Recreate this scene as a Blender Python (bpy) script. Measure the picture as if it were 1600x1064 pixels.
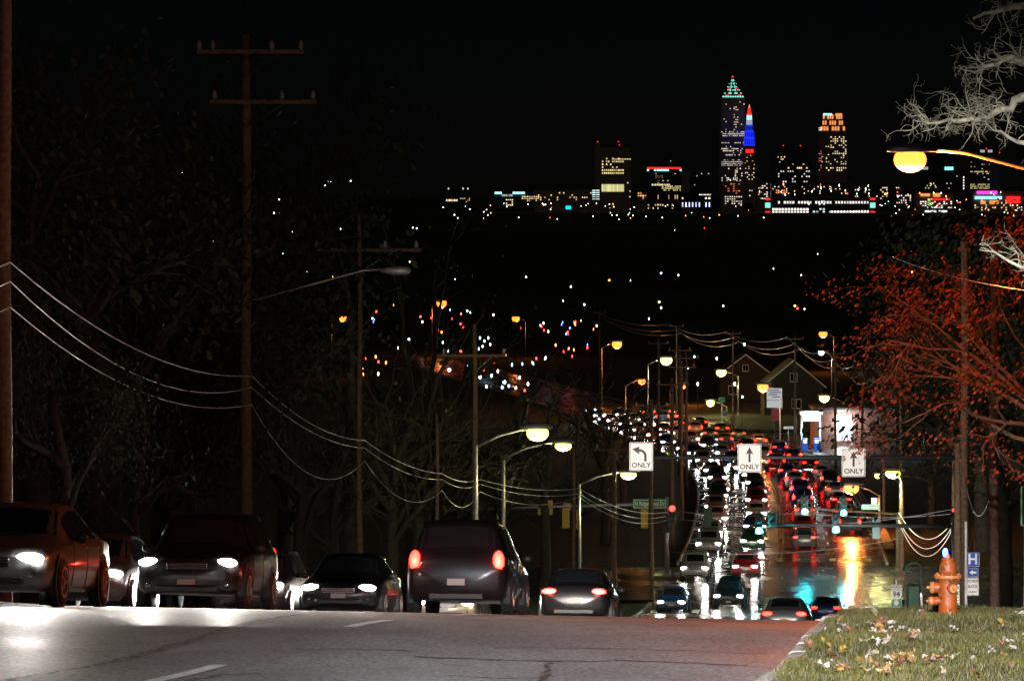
import bpy, math, random
from mathutils import Vector, Matrix

# ------------------------------------------------------------------ clear
for o in list(bpy.data.objects):
    bpy.data.objects.remove(o, do_unlink=True)
scene = bpy.context.scene
COL = scene.collection
R = math.radians
rnd = random.Random(7)

# ------------------------------------------------------------------ camera
H = 40.0            # height of the camera above the datum
F = 6667.0          # focal length in pixels of the 1600 wide photograph
HOR = 290.0         # row of the horizon
cd = bpy.data.cameras.new('camera')
cd.sensor_width = 36.0
cd.lens = 36.0 * F / 1600.0
cd.shift_y = -(532.0 - HOR) / 1600.0
cd.clip_start = 0.5
cd.clip_end = 60000.0
cam = bpy.data.objects.new('camera', cd)
COL.objects.link(cam)
cam.location = (0, 0, H)
cam.rotation_euler = (R(90), 0, 0)
scene.camera = cam

# ------------------------------------------------------------------ world, moon, exposure
SUN_EL, SUN_AZ = R(38.0), R(205)      # a low moon behind the viewpoint
world = bpy.data.worlds.new('World')
scene.world = world
world.use_nodes = True
wn = world.node_tree
sky = wn.nodes.new('ShaderNodeTexSky')
sky.sky_type = 'NISHITA'
sky.sun_disc = False
sky.sun_elevation = SUN_EL
sky.sun_rotation = SUN_AZ
sky.dust_density = 0.0
sky.ozone_density = 8.0
wn.links.new(sky.outputs[0], wn.nodes['Background'].inputs[0])
wn.nodes['Background'].inputs[1].default_value = 0.00016

sd = bpy.data.lights.new('moon', 'SUN')
sd.energy = 0.06
sd.angle = R(0.5)
sd.color = (1.0, 0.9, 0.8)
sun = bpy.data.objects.new('moon', sd)
COL.objects.link(sun)
sun.rotation_euler = (R(52), 0, R(-25))

scene.view_settings.view_transform = 'Standard'
scene.view_settings.look = 'None'
scene.view_settings.exposure = 0.0
scene.view_settings.gamma = 1.0
scene.view_settings.use_curve_mapping = False
scene.cycles.use_denoising = True
scene.cycles.use_light_tree = True
scene.cycles.max_bounces = 4
scene.cycles.diffuse_bounces = 2
scene.cycles.glossy_bounces = 2
scene.cycles.sample_clamp_indirect = 4.0


# ------------------------------------------------------------------ helpers
def P(x, y, d):
    """photo pixel at distance d -> world point"""
    return Vector(((x - 800.0) * d / F, d, H - (y - HOR) * d / F))


def curve1(pts):
    """smooth interpolation through (x, y) pairs"""
    xs = [p[0] for p in pts]
    ys = [p[1] for p in pts]
    n = len(xs)
    ms = []
    for i in range(n):
        if i == 0:
            m = (ys[1] - ys[0]) / (xs[1] - xs[0])
        elif i == n - 1:
            m = (ys[-1] - ys[-2]) / (xs[-1] - xs[-2])
        else:
            h0, h1 = xs[i] - xs[i - 1], xs[i + 1] - xs[i]
            s0, s1 = (ys[i] - ys[i - 1]) / h0, (ys[i + 1] - ys[i]) / h1
            m = (s0 * h1 + s1 * h0) / (h0 + h1)
        ms.append(m)

    def f(x):
        if x <= xs[0]:
            return ys[0] + ms[0] * (x - xs[0])
        if x >= xs[-1]:
            return ys[-1] + ms[-1] * (x - xs[-1])
        lo, hi = 0, n - 1
        while hi - lo > 1:
            mid = (lo + hi) // 2
            if xs[mid] <= x:
                lo = mid
            else:
                hi = mid
        h = xs[hi] - xs[lo]
        t = (x - xs[lo]) / h
        t2, t3 = t * t, t * t * t
        return ((2 * t3 - 3 * t2 + 1) * ys[lo] + (t3 - 2 * t2 + t) * h * ms[lo]
                + (-2 * t3 + 3 * t2) * ys[hi] + (t3 - t2) * h * ms[hi])
    return f


drop = curve1([(-60, 0.2), (0, 2.1), (20, 3.2), (40, 4.62), (50, 5.17), (59, 5.95), (66, 6.63), (80, 8.1),
               (100, 10.25), (141, 14.9), (200, 20.9), (235, 24.2), (255, 25.62), (282, 26.0), (306, 26.4),
               (430, 29.0), (620, 32.5), (1000, 37.0), (2000, 44.0), (5000, 51.0), (9000, 55.0), (20000, 62.0)])
cy = curve1([(-60, -19), (0, -13), (20, -10.5), (40, -7.5), (53, -5.9), (66, -4.5), (80, -3.1), (100, -1.2), (141, 2.5),
             (200, 8.5), (255, 14.5), (282, 17.2), (350, 22.0), (430, 25.2), (470, 24.5), (500, 22.8), (545, 19.6),
             (590, 16.0), (630, 12.5), (700, 5.0), (800, -8.0), (900, -22)])
rw = curve1([(-60, 9.9), (40, 9.9), (53, 9.8), (141, 10.5), (200, 9.4), (255, 8.6), (282, 7.8), (350, 7.1), (430, 6.8), (900, 6.7)])
lw = curve1([(-60, 7.3), (141, 7.2), (255, 6.8), (300, 6.8), (430, 7.1), (900, 7.0)])


def sstep(a, b, x):
    t = max(0.0, min(1.0, (x - a) / (b - a)))
    return t * t * (3 - 2 * t)


def road_z(x, d):
    t = 1.0 - sstep(75, 170, d)
    return H - drop(d) - 0.02 * max(-14.0, min(14.0, x)) * t


def hill(x, d):
    return (44.0 * math.exp(-((x + 135) / 85.0) ** 2 / 2 - ((d - 2700) / 600.0) ** 2 / 2)
            + 5.0 * sstep(14, 60, cy(min(d, 900)) - x - 8) * (1 - sstep(300, 900, d)))


def ground_z(x, d):
    return road_z(x, d) + hill(x, d) - 0.12


class MB:
    """collects geometry for ONE mesh object"""
    def __init__(self):
        self.v, self.f, self.m, self.c = [], [], [], []

    def face(self, idx, mi=0, col=None):
        self.f.append(idx)
        self.m.append(mi)
        self.c.append(col)

    def quad(self, a, b, c, d, mi=0, col=None):
        n = len(self.v)
        self.v += [tuple(a), tuple(b), tuple(c), tuple(d)]
        self.face((n, n + 1, n + 2, n + 3), mi, col)

    def tri(self, a, b, c, mi=0, col=None):
        n = len(self.v)
        self.v += [tuple(a), tuple(b), tuple(c)]
        self.face((n, n + 1, n + 2), mi, col)

    def box(self, x0, x1, y0, y1, z0, z1, mi=0, bev=0.0, col=None):
        if bev <= 0:
            n = len(self.v)
            self.v += [(x0, y0, z0), (x1, y0, z0), (x1, y1, z0), (x0, y1, z0), (x0, y0, z1), (x1, y0, z1), (x1, y1, z1), (x0, y1, z1)]
            for q in ((0, 3, 2, 1), (4, 5, 6, 7), (0, 1, 5, 4), (1, 2, 6, 5), (2, 3, 7, 6), (3, 0, 4, 7)):
                self.face(tuple(n + i for i in q), mi, col)
            return
        b = bev
        rings = []
        for z, k in ((z0, b), (z0 + b, 0), (z1 - b, 0), (z1, b)):
            rings.append([(x0 + k, y0 + b, z), (x0 + b, y0 + k, z), (x1 - b, y0 + k, z), (x1 - k, y0 + b, z),
                          (x1 - k, y1 - b, z), (x1 - b, y1 - k, z), (x0 + b, y1 - k, z), (x0 + k, y1 - b, z)])
        self.rings(rings, mi, col=col)

    def rings(self, rings, mi=0, cap=True, closed=True, col=None):
        n0 = len(self.v)
        k = len(rings[0])
        for r in rings:
            self.v += [tuple(p) for p in r]
        for i in range(len(rings) - 1):
            for j in range(k if closed else k - 1):
                a = n0 + i * k + j
                b = n0 + i * k + (j + 1) % k
                self.face((a, b, b + k, a + k), mi, col)
        if cap and closed:
            self.face(tuple(n0 + j for j in reversed(range(k))), mi, col)
            self.face(tuple(n0 + (len(rings) - 1) * k + j for j in range(k)), mi, col)

    def tube(self, pts, rad, seg=8, mi=0, cap=True):
        pts = [Vector(p) for p in pts]
        if not hasattr(rad, '__len__'):
            rad = [rad] * len(pts)
        rings = []
        up = None
        for i, p in enumerate(pts):
            t = (pts[min(i + 1, len(pts) - 1)] - pts[max(i - 1, 0)])
            if t.length < 1e-9:
                t = Vector((0, 0, 1))
            t.normalize()
            if up is None:
                up = Vector((0, 0, 1)) if abs(t.z) < 0.9 else Vector((0, 1, 0))
            u = t.cross(up)
            if u.length < 1e-6:
                u = t.orthogonal()
            u.normalize()
            w = u.cross(t).normalized()
            up = w
            rings.append([p + (u * math.cos(2 * math.pi * j / seg) + w * math.sin(2 * math.pi * j / seg)) * rad[i] for j in range(seg)])
        self.rings(rings, mi, cap)

    def lathe(self, prof, c=(0, 0, 0), seg=16, mi=0, axis='z'):
        rings = []
        for r, h in prof:
            ring = []
            for j in range(seg):
                a = 2 * math.pi * j / seg
                if axis == 'z':
                    ring.append((c[0] + r * math.cos(a), c[1] + r * math.sin(a), c[2] + h))
                elif axis == 'x':
                    ring.append((c[0] + h, c[1] + r * math.cos(a), c[2] + r * math.sin(a)))
                else:
                    ring.append((c[0] + r * math.sin(a), c[1] + h, c[2] + r * math.cos(a)))
            rings.append(ring)
        self.rings(rings, mi, True)

    def ball(self, c, r, seg=10, rows=6, mi=0, col=None):
        if not hasattr(r, '__len__'):
            r = (r, r, r)
        rings = []
        for i in range(rows + 1):
            t = math.pi * (0.03 + 0.94 * i / rows)
            rings.append([(c[0] + r[0] * math.sin(t) * math.cos(2 * math.pi * j / seg), c[1] + r[1] * math.sin(t) * math.sin(2 * math.pi * j / seg), c[2] - r[2] * math.cos(t)) for j in range(seg)])
        self.rings(rings, mi, True, col=col)

    def mesh(self, name, mats, smooth=False):
        me = bpy.data.meshes.new(name)
        me.from_pydata(self.v, [], self.f)
        if not isinstance(mats, (list, tuple)):
            mats = [mats]
        for m in mats:
            me.materials.append(m)
        if len(mats) > 1:
            me.polygons.foreach_set('material_index', self.m)
        if smooth:
            me.polygons.foreach_set('use_smooth', [True] * len(self.f))
        if any(c is not None for c in self.c):
            at = me.color_attributes.new('Col', 'FLOAT_COLOR', 'CORNER')
            flat = []
            for f, c in zip(self.f, self.c):
                c = c or (0, 0, 0)
                flat += [c[0], c[1], c[2], 1.0] * len(f)
            at.data.foreach_set('color', flat)
        me.update()
        return me

    def build(self, name, mats, parent=None, smooth=False, loc=None, rot=None):
        return link(name, self.mesh(name, mats, smooth), parent, loc, rot)


def link(name, data, parent=None, loc=None, rot=None):
    o = bpy.data.objects.new(name, data)
    COL.objects.link(o)
    if parent is not None:
        o.parent = parent
    if loc is not None:
        o.location = loc
    if rot is not None:
        o.rotation_euler = rot
    return o


def tag(o, label=None, cat=None, group=None, kind=None):
    if label:
        o['label'] = label
    if cat:
        o['category'] = cat
    if group:
        o['group'] = group
    if kind:
        o['kind'] = kind
    return o


def empty(name, loc=(0, 0, 0), rot=(0, 0, 0), label=None, cat=None, group=None):
    o = bpy.data.objects.new(name, None)
    o.empty_display_size = 0.3
    COL.objects.link(o)
    o.location = loc
    o.rotation_euler = rot
    return tag(o, label, cat, group)


def copy_tree(o, parent=None):
    c = o.copy()
    COL.objects.link(c)
    c.parent = parent
    for ch in list(o.children):
        copy_tree(ch, c)
    return c


def text_part(name, s, size, mat, parent, loc, rot=(R(90), 0, 0), depth=0.0, sx=1.0, align='CENTER'):
    cu = bpy.data.curves.new(name, 'FONT')
    cu.body = s
    cu.size = size
    cu.align_x = align
    cu.align_y = 'CENTER'
    cu.extrude = depth
    cu.offset = size * 0.022
    cu.resolution_u = 3
    tmp = bpy.data.objects.new('tmp_text', cu)
    COL.objects.link(tmp)
    bpy.context.view_layer.update()
    me = bpy.data.meshes.new_from_object(tmp)
    bpy.data.objects.remove(tmp)
    me.materials.clear()
    me.materials.append(mat)
    for v in me.vertices:
        v.co.x *= sx
    return link(name, me, parent, loc, rot)


# ------------------------------------------------------------------ materials
def mat(name, col, rough=0.6, metal=0.0, var=0.25, scale=4.0, bump=0.0, bscale=None, spec=0.5, col2=None, coat=0.0, detail=6.0):
    m = bpy.data.materials.new(name)
    m.use_nodes = True
    nt = m.node_tree
    b = nt.nodes['Principled BSDF']
    tc = nt.nodes.new('ShaderNodeTexCoord')
    nz = nt.nodes.new('ShaderNodeTexNoise')
    nz.inputs['Scale'].default_value = scale
    nz.inputs['Detail'].default_value = detail
    nt.links.new(tc.outputs['Object'], nz.inputs['Vector'])
    cr = nt.nodes.new('ShaderNodeValToRGB')
    c2 = col2 or tuple(min(1.0, c * (1 + var)) for c in col)
    c1 = tuple(c * (1 - var) for c in col) if col2 is None else col
    cr.color_ramp.elements[0].position = 0.3
    cr.color_ramp.elements[1].position = 0.7
    cr.color_ramp.elements[0].color = (*c1, 1)
    cr.color_ramp.elements[1].color = (*c2, 1)
    nt.links.new(nz.outputs['Fac'], cr.inputs['Fac'])
    nt.links.new(cr.outputs['Color'], b.inputs['Base Color'])
    b.inputs['Roughness'].default_value = rough
    b.inputs['Metallic'].default_value = metal
    b.inputs['Specular IOR Level'].default_value = spec
    b.inputs['Coat Weight'].default_value = coat
    if bump > 0:
        n2 = nt.nodes.new('ShaderNodeTexNoise')
        n2.inputs['Scale'].default_value = bscale or scale * 4
        n2.inputs['Detail'].default_value = 8
        nt.links.new(tc.outputs['Object'], n2.inputs['Vector'])
        bp = nt.nodes.new('ShaderNodeBump')
        bp.inputs['Strength'].default_value = 0.8
        bp.inputs['Distance'].default_value = bump
        nt.links.new(n2.outputs['Fac'], bp.inputs['Height'])
        nt.links.new(bp.outputs['Normal'], b.inputs['Normal'])
    return m


def emit(name, col, strength):
    m = bpy.data.materials.new(name)
    m.use_nodes = True
    b = m.node_tree.nodes['Principled BSDF']
    b.inputs['Base Color'].default_value = (0.5, 0.5, 0.5, 1)
    b.inputs['Roughness'].default_value = 0.3
    b.inputs['Emission Color'].default_value = (*col, 1)
    b.inputs['Emission Strength'].default_value = strength
    return m


def emit_attr(name, strength):
    m = bpy.data.materials.new(name)
    m.use_nodes = True
    nt = m.node_tree
    b = nt.nodes['Principled BSDF']
    b.inputs['Base Color'].default_value = (0.02, 0.02, 0.02, 1)
    at = nt.nodes.new('ShaderNodeAttribute')
    at.attribute_name = 'Col'
    nt.links.new(at.outputs['Color'], b.inputs['Emission Color'])
    b.inputs['Emission Strength'].default_value = strength
    return m


def asphalt(name, base, rough_lo, rough_hi, spec, bdist=0.012):
    m = bpy.data.materials.new(name)
    m.use_nodes = True
    nt = m.node_tree
    L = nt.links
    b = nt.nodes['Principled BSDF']
    tc = nt.nodes.new('ShaderNodeTexCoord')

    def noise(scale, det=6, sx=1, sy=1):
        mp = nt.nodes.new('ShaderNodeMapping')
        mp.inputs['Scale'].default_value = (sx, sy, 1)
        L.new(tc.outputs['Object'], mp.inputs['Vector'])
        n = nt.nodes.new('ShaderNodeTexNoise')
        n.inputs['Scale'].default_value = scale
        n.inputs['Detail'].default_value = det
        L.new(mp.outputs['Vector'], n.inputs['Vector'])
        return n
    fine = noise(20, 7)
    big = noise(0.5, 5, 1, 0.35)
    mid = noise(0.35, 3, 1, 0.5)
    cr = nt.nodes.new('ShaderNodeValToRGB')
    cr.color_ramp.elements[0].position = 0.32
    cr.color_ramp.elements[1].position = 0.72
    cr.color_ramp.elements[0].color = (*[c * 0.25 for c in base], 1)
    cr.color_ramp.elements[1].color = (*[c * 1.75 for c in base], 1)
    L.new(fine.outputs['Fac'], cr.inputs['Fac'])
    mx = nt.nodes.new('ShaderNodeMix')
    mx.data_type = 'RGBA'
    mx.blend_type = 'MULTIPLY'
    mx.inputs[0].default_value = 0.75
    c2 = nt.nodes.new('ShaderNodeValToRGB')
    c2.color_ramp.elements[0].position = 0.35
    c2.color_ramp.elements[1].position = 0.65
    c2.color_ramp.elements[0].color = (0.55, 0.54, 0.53, 1)
    c2.color_ramp.elements[1].color = (1.2, 1.18, 1.15, 1)
    L.new(big.outputs['Fac'], c2.inputs['Fac'])
    L.new(cr.outputs['Color'], mx.inputs[6])
    L.new(c2.outputs['Color'], mx.inputs[7])
    L.new(mx.outputs[2], b.inputs['Base Color'])
    mr = nt.nodes.new('ShaderNodeMapRange')
    mr.inputs['From Min'].default_value = 0.35
    mr.inputs['From Max'].default_value = 0.65
    mr.inputs['To Min'].default_value = rough_lo
    mr.inputs['To Max'].default_value = rough_hi
    L.new(mid.outputs['Fac'], mr.inputs['Value'])
    L.new(mr.outputs['Result'], b.inputs['Roughness'])
    b.inputs['Specular IOR Level'].default_value = spec
    bp = nt.nodes.new('ShaderNodeBump')
    bp.inputs['Strength'].default_value = 0.7
    bp.inputs['Distance'].default_value = bdist
    L.new(fine.outputs['Fac'], bp.inputs['Height'])
    if bdist > 0:
        L.new(bp.outputs['Normal'], b.inputs['Normal'])
    return m


M = {}
M['asphalt'] = asphalt('dry_asphalt', (0.15, 0.152, 0.158), 0.55, 0.8, 0.35)
M['wet'] = asphalt('wet_asphalt', (0.075, 0.07, 0.066), 0.2, 0.3, 0.6, 0.0)
M['soil'] = mat('dark_turf_soil', (0.022, 0.028, 0.012), 0.9, col2=(0.05, 0.045, 0.02), scale=0.7)
M['lawn'] = mat('lawn_soil', (0.03, 0.035, 0.012), 0.95, col2=(0.07, 0.06, 0.03), scale=5, bump=0.03)
M['concrete'] = mat('kerb_concrete', (0.30, 0.28, 0.25), 0.85, var=0.35, scale=7, bump=0.01)
M['paint_white'] = mat('worn_white_paint', (0.42, 0.42, 0.41), 0.6, col2=(0.82, 0.82, 0.80), scale=9, detail=10)
M['paint_yellow'] = mat('worn_yellow_paint', (0.5, 0.28, 0.03), 0.6, col2=(0.75, 0.45, 0.05), scale=6)
M['crack'] = mat('crack_tar', (0.008, 0.008, 0.008), 0.7)
M['wood'] = mat('weathered_pole_wood', (0.12, 0.075, 0.045), 0.85, var=0.45, scale=9, bump=0.01)
M['galv'] = mat('galvanised_steel', (0.42, 0.42, 0.42), 0.45, 0.6, var=0.2, scale=6)
M['darkmetal'] = mat('dark_painted_metal', (0.03, 0.032, 0.035), 0.5, 0.3, scale=8)
M['wire'] = mat('aluminium_cable', (0.8, 0.83, 0.88), 0.35, 0.0, var=0.15, scale=12)
M['wire_dark'] = mat('weathered_cable', (0.2, 0.2, 0.21), 0.5, 0.0, var=0.2, scale=12)
M['insul'] = mat('grey_porcelain', (0.25, 0.22, 0.2), 0.3)
M['sign_white'] = mat('sign_sheeting_white', (0.82, 0.80, 0.79), 0.4, var=0.05, scale=20)
M['sign_black'] = mat('sign_black', (0.01, 0.01, 0.01), 0.5)
M['sign_green'] = mat('sign_sheeting_green', (0.012, 0.25, 0.11), 0.4, var=0.1, scale=14)
M['sign_blue'] = mat('sign_sheeting_blue', (0.015, 0.08, 0.42), 0.4, var=0.1, scale=14)
M['sign_red'] = mat('sign_red', (0.5, 0.02, 0.02), 0.4)
M['sig_yellow'] = mat('signal_housing_yellow', (0.62, 0.42, 0.03), 0.5, scale=10)
M['sig_dark'] = mat('signal_housing_dark', (0.01, 0.05, 0.05), 0.5, scale=10)
M['hydrant'] = mat('chipped_orange_enamel', (0.42, 0.075, 0.006), 0.45, col2=(0.55, 0.13, 0.012), scale=14, bump=0.006)
def chipped(name, c1, c2, chip):
    m = mat(name, c1, 0.5, col2=c2, scale=14, bump=0.008)
    nt = m.node_tree
    b = nt.nodes['Principled BSDF']
    src = b.inputs['Base Color'].links[0].from_socket
    tc = nt.nodes.new('ShaderNodeTexCoord')
    nz = nt.nodes.new('ShaderNodeTexNoise')
    nz.inputs['Scale'].default_value = 16
    nz.inputs['Detail'].default_value = 9
    nz.inputs['Roughness'].default_value = 0.7
    nt.links.new(tc.outputs['Object'], nz.inputs['Vector'])
    cr = nt.nodes.new('ShaderNodeValToRGB')
    cr.color_ramp.elements[0].position = 0.56
    cr.color_ramp.elements[1].position = 0.6
    cr.color_ramp.elements[0].color = (0, 0, 0, 1)
    cr.color_ramp.elements[1].color = (1, 1, 1, 1)
    nt.links.new(nz.outputs['Fac'], cr.inputs['Fac'])
    mx = nt.nodes.new('ShaderNodeMix')
    mx.data_type = 'RGBA'
    nt.links.new(cr.outputs['Color'], mx.inputs[0])
    nt.links.new(src, mx.inputs[6])
    mx.inputs[7].default_value = (*chip, 1)
    nt.links.new(mx.outputs[2], b.inputs['Base Color'])
    return m


M['hydrant'] = chipped('chipped_orange_enamel_worn', (0.22, 0.036, 0.002), (0.30, 0.066, 0.005), (0.06, 0.02, 0.01))
M['hydrant_cap'] = mat('faded_orange_enamel', (0.4, 0.15, 0.045), 0.5, col2=(0.3, 0.07, 0.008), scale=18)
M['bark'] = mat('bark', (0.13, 0.09, 0.06), 0.9, var=0.4, scale=10, bump=0.02)
M['palebark'] = mat('pale_bark', (0.27, 0.24, 0.17), 0.9, var=0.45, scale=14, bump=0.01)  # paler bark tone for the bare branches
M['rust_leaf'] = mat('rust_oak_leaf', (0.10, 0.02, 0.008), 0.7, col2=(0.26, 0.065, 0.018), scale=2.5)
M['dark_leaf'] = mat('dark_foliage', (0.016, 0.024, 0.009), 0.8, col2=(0.035, 0.042, 0.018), scale=0.8)
M['dark_bark'] = mat('darkened_bark', (0.035, 0.027, 0.02), 0.9, var=0.4, scale=10)  # night darkness of the trees put into the bark colour
M['plastic_green'] = mat('green_plastic', (0.008, 0.07, 0.04), 0.4, scale=6)
M['brick'] = mat('house_brick', (0.22, 0.10, 0.07), 0.85, scale=3)
M['siding'] = mat('house_siding', (0.34, 0.33, 0.31), 0.7, scale=3)
M['dark_siding'] = mat('darkened_siding', (0.05, 0.042, 0.036), 0.8, scale=3)  # darkness of the unlit houses put into the wall colour
M['roof'] = mat('roof_shingle', (0.06, 0.055, 0.055), 0.9, scale=6)
M['facade'] = mat('tower_stone', (0.24, 0.17, 0.15), 0.7, scale=0.05)
M['facade_dark'] = mat('tower_glass_dark', (0.05, 0.05, 0.06), 0.3, scale=0.05)
M['facade_blue'] = mat('tower_glass_blue', (0.16, 0.20, 0.32), 0.3, scale=0.05)
M['glass'] = mat('car_glass', (0.012, 0.014, 0.016), 0.06, spec=0.8, var=0.1)
M['tyre'] = mat('tyre_rubber', (0.015, 0.015, 0.015), 0.85)
M['rim'] = mat('alloy_rim', (0.3, 0.3, 0.31), 0.35, 0.9)
M['chrome'] = mat('chrome_trim', (0.6, 0.6, 0.62), 0.18, 1.0, var=0.05)
M['plate'] = mat('licence_plate', (0.3, 0.3, 0.28), 0.5, var=0.1)
M['black_trim'] = mat('black_trim', (0.012, 0.012, 0.012), 0.55)
for n, c in (('black', (0.012, 0.012, 0.014)), ('silver', (0.42, 0.43, 0.45)), ('white', (0.75, 0.75, 0.73)), ('red', (0.32, 0.015, 0.015)),
             ('blue', (0.02, 0.05, 0.2)), ('grey', (0.12, 0.125, 0.13)), ('tan', (0.36, 0.29, 0.2)), ('green', (0.02, 0.09, 0.05))):
    M['paint_' + n + '_car'] = mat('car_paint_' + n, c, 0.28, 0.25, var=0.06, scale=2, coat=0.6)
M['head_light'] = emit('head_lamp_light', (1.0, 0.93, 0.85), 260.0)
M['tail_light'] = emit('tail_lamp_light', (1.0, 0.006, 0.002), 24.0)
M['amber_light'] = emit('marker_lamp_light', (1.0, 0.25, 0.02), 6.0)
M['sodium'] = emit('sodium_lamp', (1.0, 0.17, 0.015), 4.5)
M['sodium_hot'] = emit('sodium_lamp_near', (1.0, 0.22, 0.03), 4.2)
M['mercury'] = emit('yellow_green_lamp', (0.9, 0.95, 0.16), 4.5)
M['led'] = emit('white_lamp', (0.75, 0.92, 1.0), 6.0)
M['green_sig'] = emit('green_signal_light', (0.06, 0.62, 0.75), 22.0)
M['red_sig'] = emit('red_signal_light', (1.0, 0.03, 0.02), 6.0)
M['blue_lamp'] = emit('blue_lamp', (0.05, 0.15, 1.0), 14.0)
M['teal_lamp'] = emit('teal_lamp', (0.1, 0.8, 0.9), 12.0)
M['window_light'] = emit_attr('window_light', 1.9)
M['lit_white'] = emit('white_light_panel', (0.9, 0.95, 1.0), 9.0)
M['lit_sign'] = emit('backlit_sign_panel', (0.75, 0.82, 0.85), 0.45)
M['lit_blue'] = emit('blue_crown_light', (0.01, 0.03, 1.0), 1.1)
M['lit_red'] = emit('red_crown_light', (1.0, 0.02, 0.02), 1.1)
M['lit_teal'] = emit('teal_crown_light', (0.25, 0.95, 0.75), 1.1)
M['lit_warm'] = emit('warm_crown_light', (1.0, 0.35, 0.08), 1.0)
M['lit_magenta'] = emit('magenta_neon', (0.9, 0.05, 0.7), 1.5)
M['lit_cyan'] = emit('cyan_sign_light', (0.3, 0.95, 0.9), 1.6)


def add_light(kind, name, parent, loc, energy, color, size=0.1, spot=None, rot=None, blend=0.5):
    ld = bpy.data.lights.new(name, kind)
    ld.energy = energy
    ld.color = color
    ld.shadow_soft_size = size
    if kind == 'SPOT':
        ld.spot_size = spot
        ld.spot_blend = blend
    o = bpy.data.objects.new(name, ld)
    COL.objects.link(o)
    o.parent = parent
    o.location = loc
    if rot is not None:
        o.rotation_euler = rot
    return o


# ================================================================== SETTING
# sample rows along the view direction
DS = [-60, -40, -20, -8, 0, 8, 16, 22, 28]
d = 30.0
while d < 110:
    DS.append(d); d += 1.0
while d < 330:
    DS.append(d); d += 2.5
while d < 900:
    DS.append(d); d += 8
DF = list(DS)
d = 900.0
while d < 24000:
    DF.append(d); d *= 1.07

# terrain sheet
b = MB()
US = [-6000, -2500, -1200, -700, -450, -300, -220, -160, -115, -80, -55, -38, -26, -18, -12, -8, -3, 3, 9, 12, 16, 22, 30, 45, 70, 110, 170, 260, 400, 700, 1300, 2600, 6000]
nu = len(US)
for d in DF:
    for u in US:
        x = cy(min(d, 900)) + u
        b.v.append((x, d, ground_z(x, d) - (0.10 if -10 < u < 13 else 0.0)))
for i in range(len(DF) - 1):
    for j in range(nu - 1):
        a = i * nu + j
        b.face((a, a + 1, a + nu + 1, a + nu))
tag(b.build('ground', M['soil'], smooth=True), kind='structure')


def strip(name, m, fl, fr, ds, dz=0.0, parent=None, smooth=True, cuts=1, edge=0.0):
    """sheet between two lateral functions following the road surface"""
    b = MB()
    for d in ds:
        l, r = fl(d), fr(d)
        for k in range(cuts + 1):
            x = l + (r - l) * k / cuts
            b.v.append((x, d, road_z(x, d) + dz))
    k = cuts + 1
    for i in range(len(ds) - 1):
        for j in range(cuts):
            a = i * k + j
            b.face((a, a + 1, a + k + 1, a + k))
    return b.build(name, m, parent, smooth)


RR = lambda d: cy(d) + rw(d)
LL = lambda d: cy(d) - lw(d)


def cut(a, c):
    return [a] + [d for d in DS if a < d < c] + [c]


X0, X1 = 264.0, 296.0      # the cross street
road = tag(strip('road', M['asphalt'], LL, RR, cut(-60, 248), cuts=6), kind='structure')
wet_road = tag(strip('wet_road', M['wet'], LL, RR, cut(248, 892), cuts=6), kind='structure')
cs1 = tag(strip('side_street', M['wet'], lambda d: LL(d) - 70, LL, cut(X0 + 3, X1 - 3), cuts=6), kind='structure')
cs2 = tag(strip('side_street', M['wet'], RR, lambda d: RR(d) + 70, cut(X0 + 3, X1 - 3), cuts=6), kind='structure')

# ------ kerbs
def kerb(name, fl, side, a, c, parent=None, gap=0.0):
    b = MB()
    rings = []
    for d in cut(a, c):
        x = fl(d)
        z = road_z(x, d)
        s = side
        rings.append([(x - s * 0.02, d, z - 0.12), (x, d, z + 0.12), (x + s * 0.03, d, z + 0.145), (x + s * 0.17, d, z + 0.15), (x + s * 0.18, d, z - 0.12)])
    b.rings(rings, 0)
    return b.build(name, M['concrete'], parent)


kr = tag(kerb('kerb', RR, 1, 64, X0), kind='structure')
kl = tag(kerb('kerb', LL, -1, -60, X0), kind='structure')
tag(kerb('kerb', RR, 1, X1, 890), kind='structure')
tag(kerb('kerb', LL, -1, X1, 890), kind='structure')
d = 24.0
kk = 0
while d < 63.5:                                     # separate kerb stones by the lawn
    ln = rnd.choice([1.4, 1.9, 2.3])
    e = min(d + ln, 64)
    o = kerb('kerb_stone', RR, 1, d, e - 0.025, kr)
    o.location.z = rnd.uniform(-0.02, 0.02)
    o.location.x = rnd.uniform(-0.02, 0.03)
    d = e

# ------ painted markings
def line(name, f, w, a, c, m, parent, dz=0.005, step=None):
    ds = cut(a, c)
    return strip(name, m, lambda d: f(d) - w / 2, lambda d: f(d) + w / 2, ds, dz, parent)


dash = lambda d: cy(d) + 4.5 - 0.35 * sstep(60, 141, d)
for s in (27.0, 38.3, 49.0, 58.5, 68.5, 80, 92):
    line('lane_dash', dash, 0.16, s, s + 3.0, M['paint_white'], road)
for off in (-0.16, 0.16):
    line('yellow_line', lambda d, off=off: cy(d) + off, 0.11, -50, 246, M['paint_yellow'], road)
    line('yellow_line', lambda d, off=off: cy(d) + off, 0.13, X1 + 4, 700, M['paint_yellow'], wet_road)
for q in (lambda d: cy(d) - 3.6, lambda d: cy(d) + 3.5):
    s = 304.0
    while s < 640:
        line('lane_dash', q, 0.14, s, s + 3.2, M['paint_white'], wet_road)
        s += 12
line('edge_line', lambda d: LL(d) + 0.35, 0.12, -50, 250, M['paint_white'], road)
for side in (0, 1):                                  # ladder crossings
    d0 = 257.0 if side == 0 else 299.0
    x = LL(d0) + 0.6
    while x < RR(d0) - 0.5:
        line('crossing_bar', lambda d, x=x, d0=d0: x + (d - d0) * 0.09, 0.42, d0, d0 + 2.6, M['paint_white'], wet_road)
        x += 1.25
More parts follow.
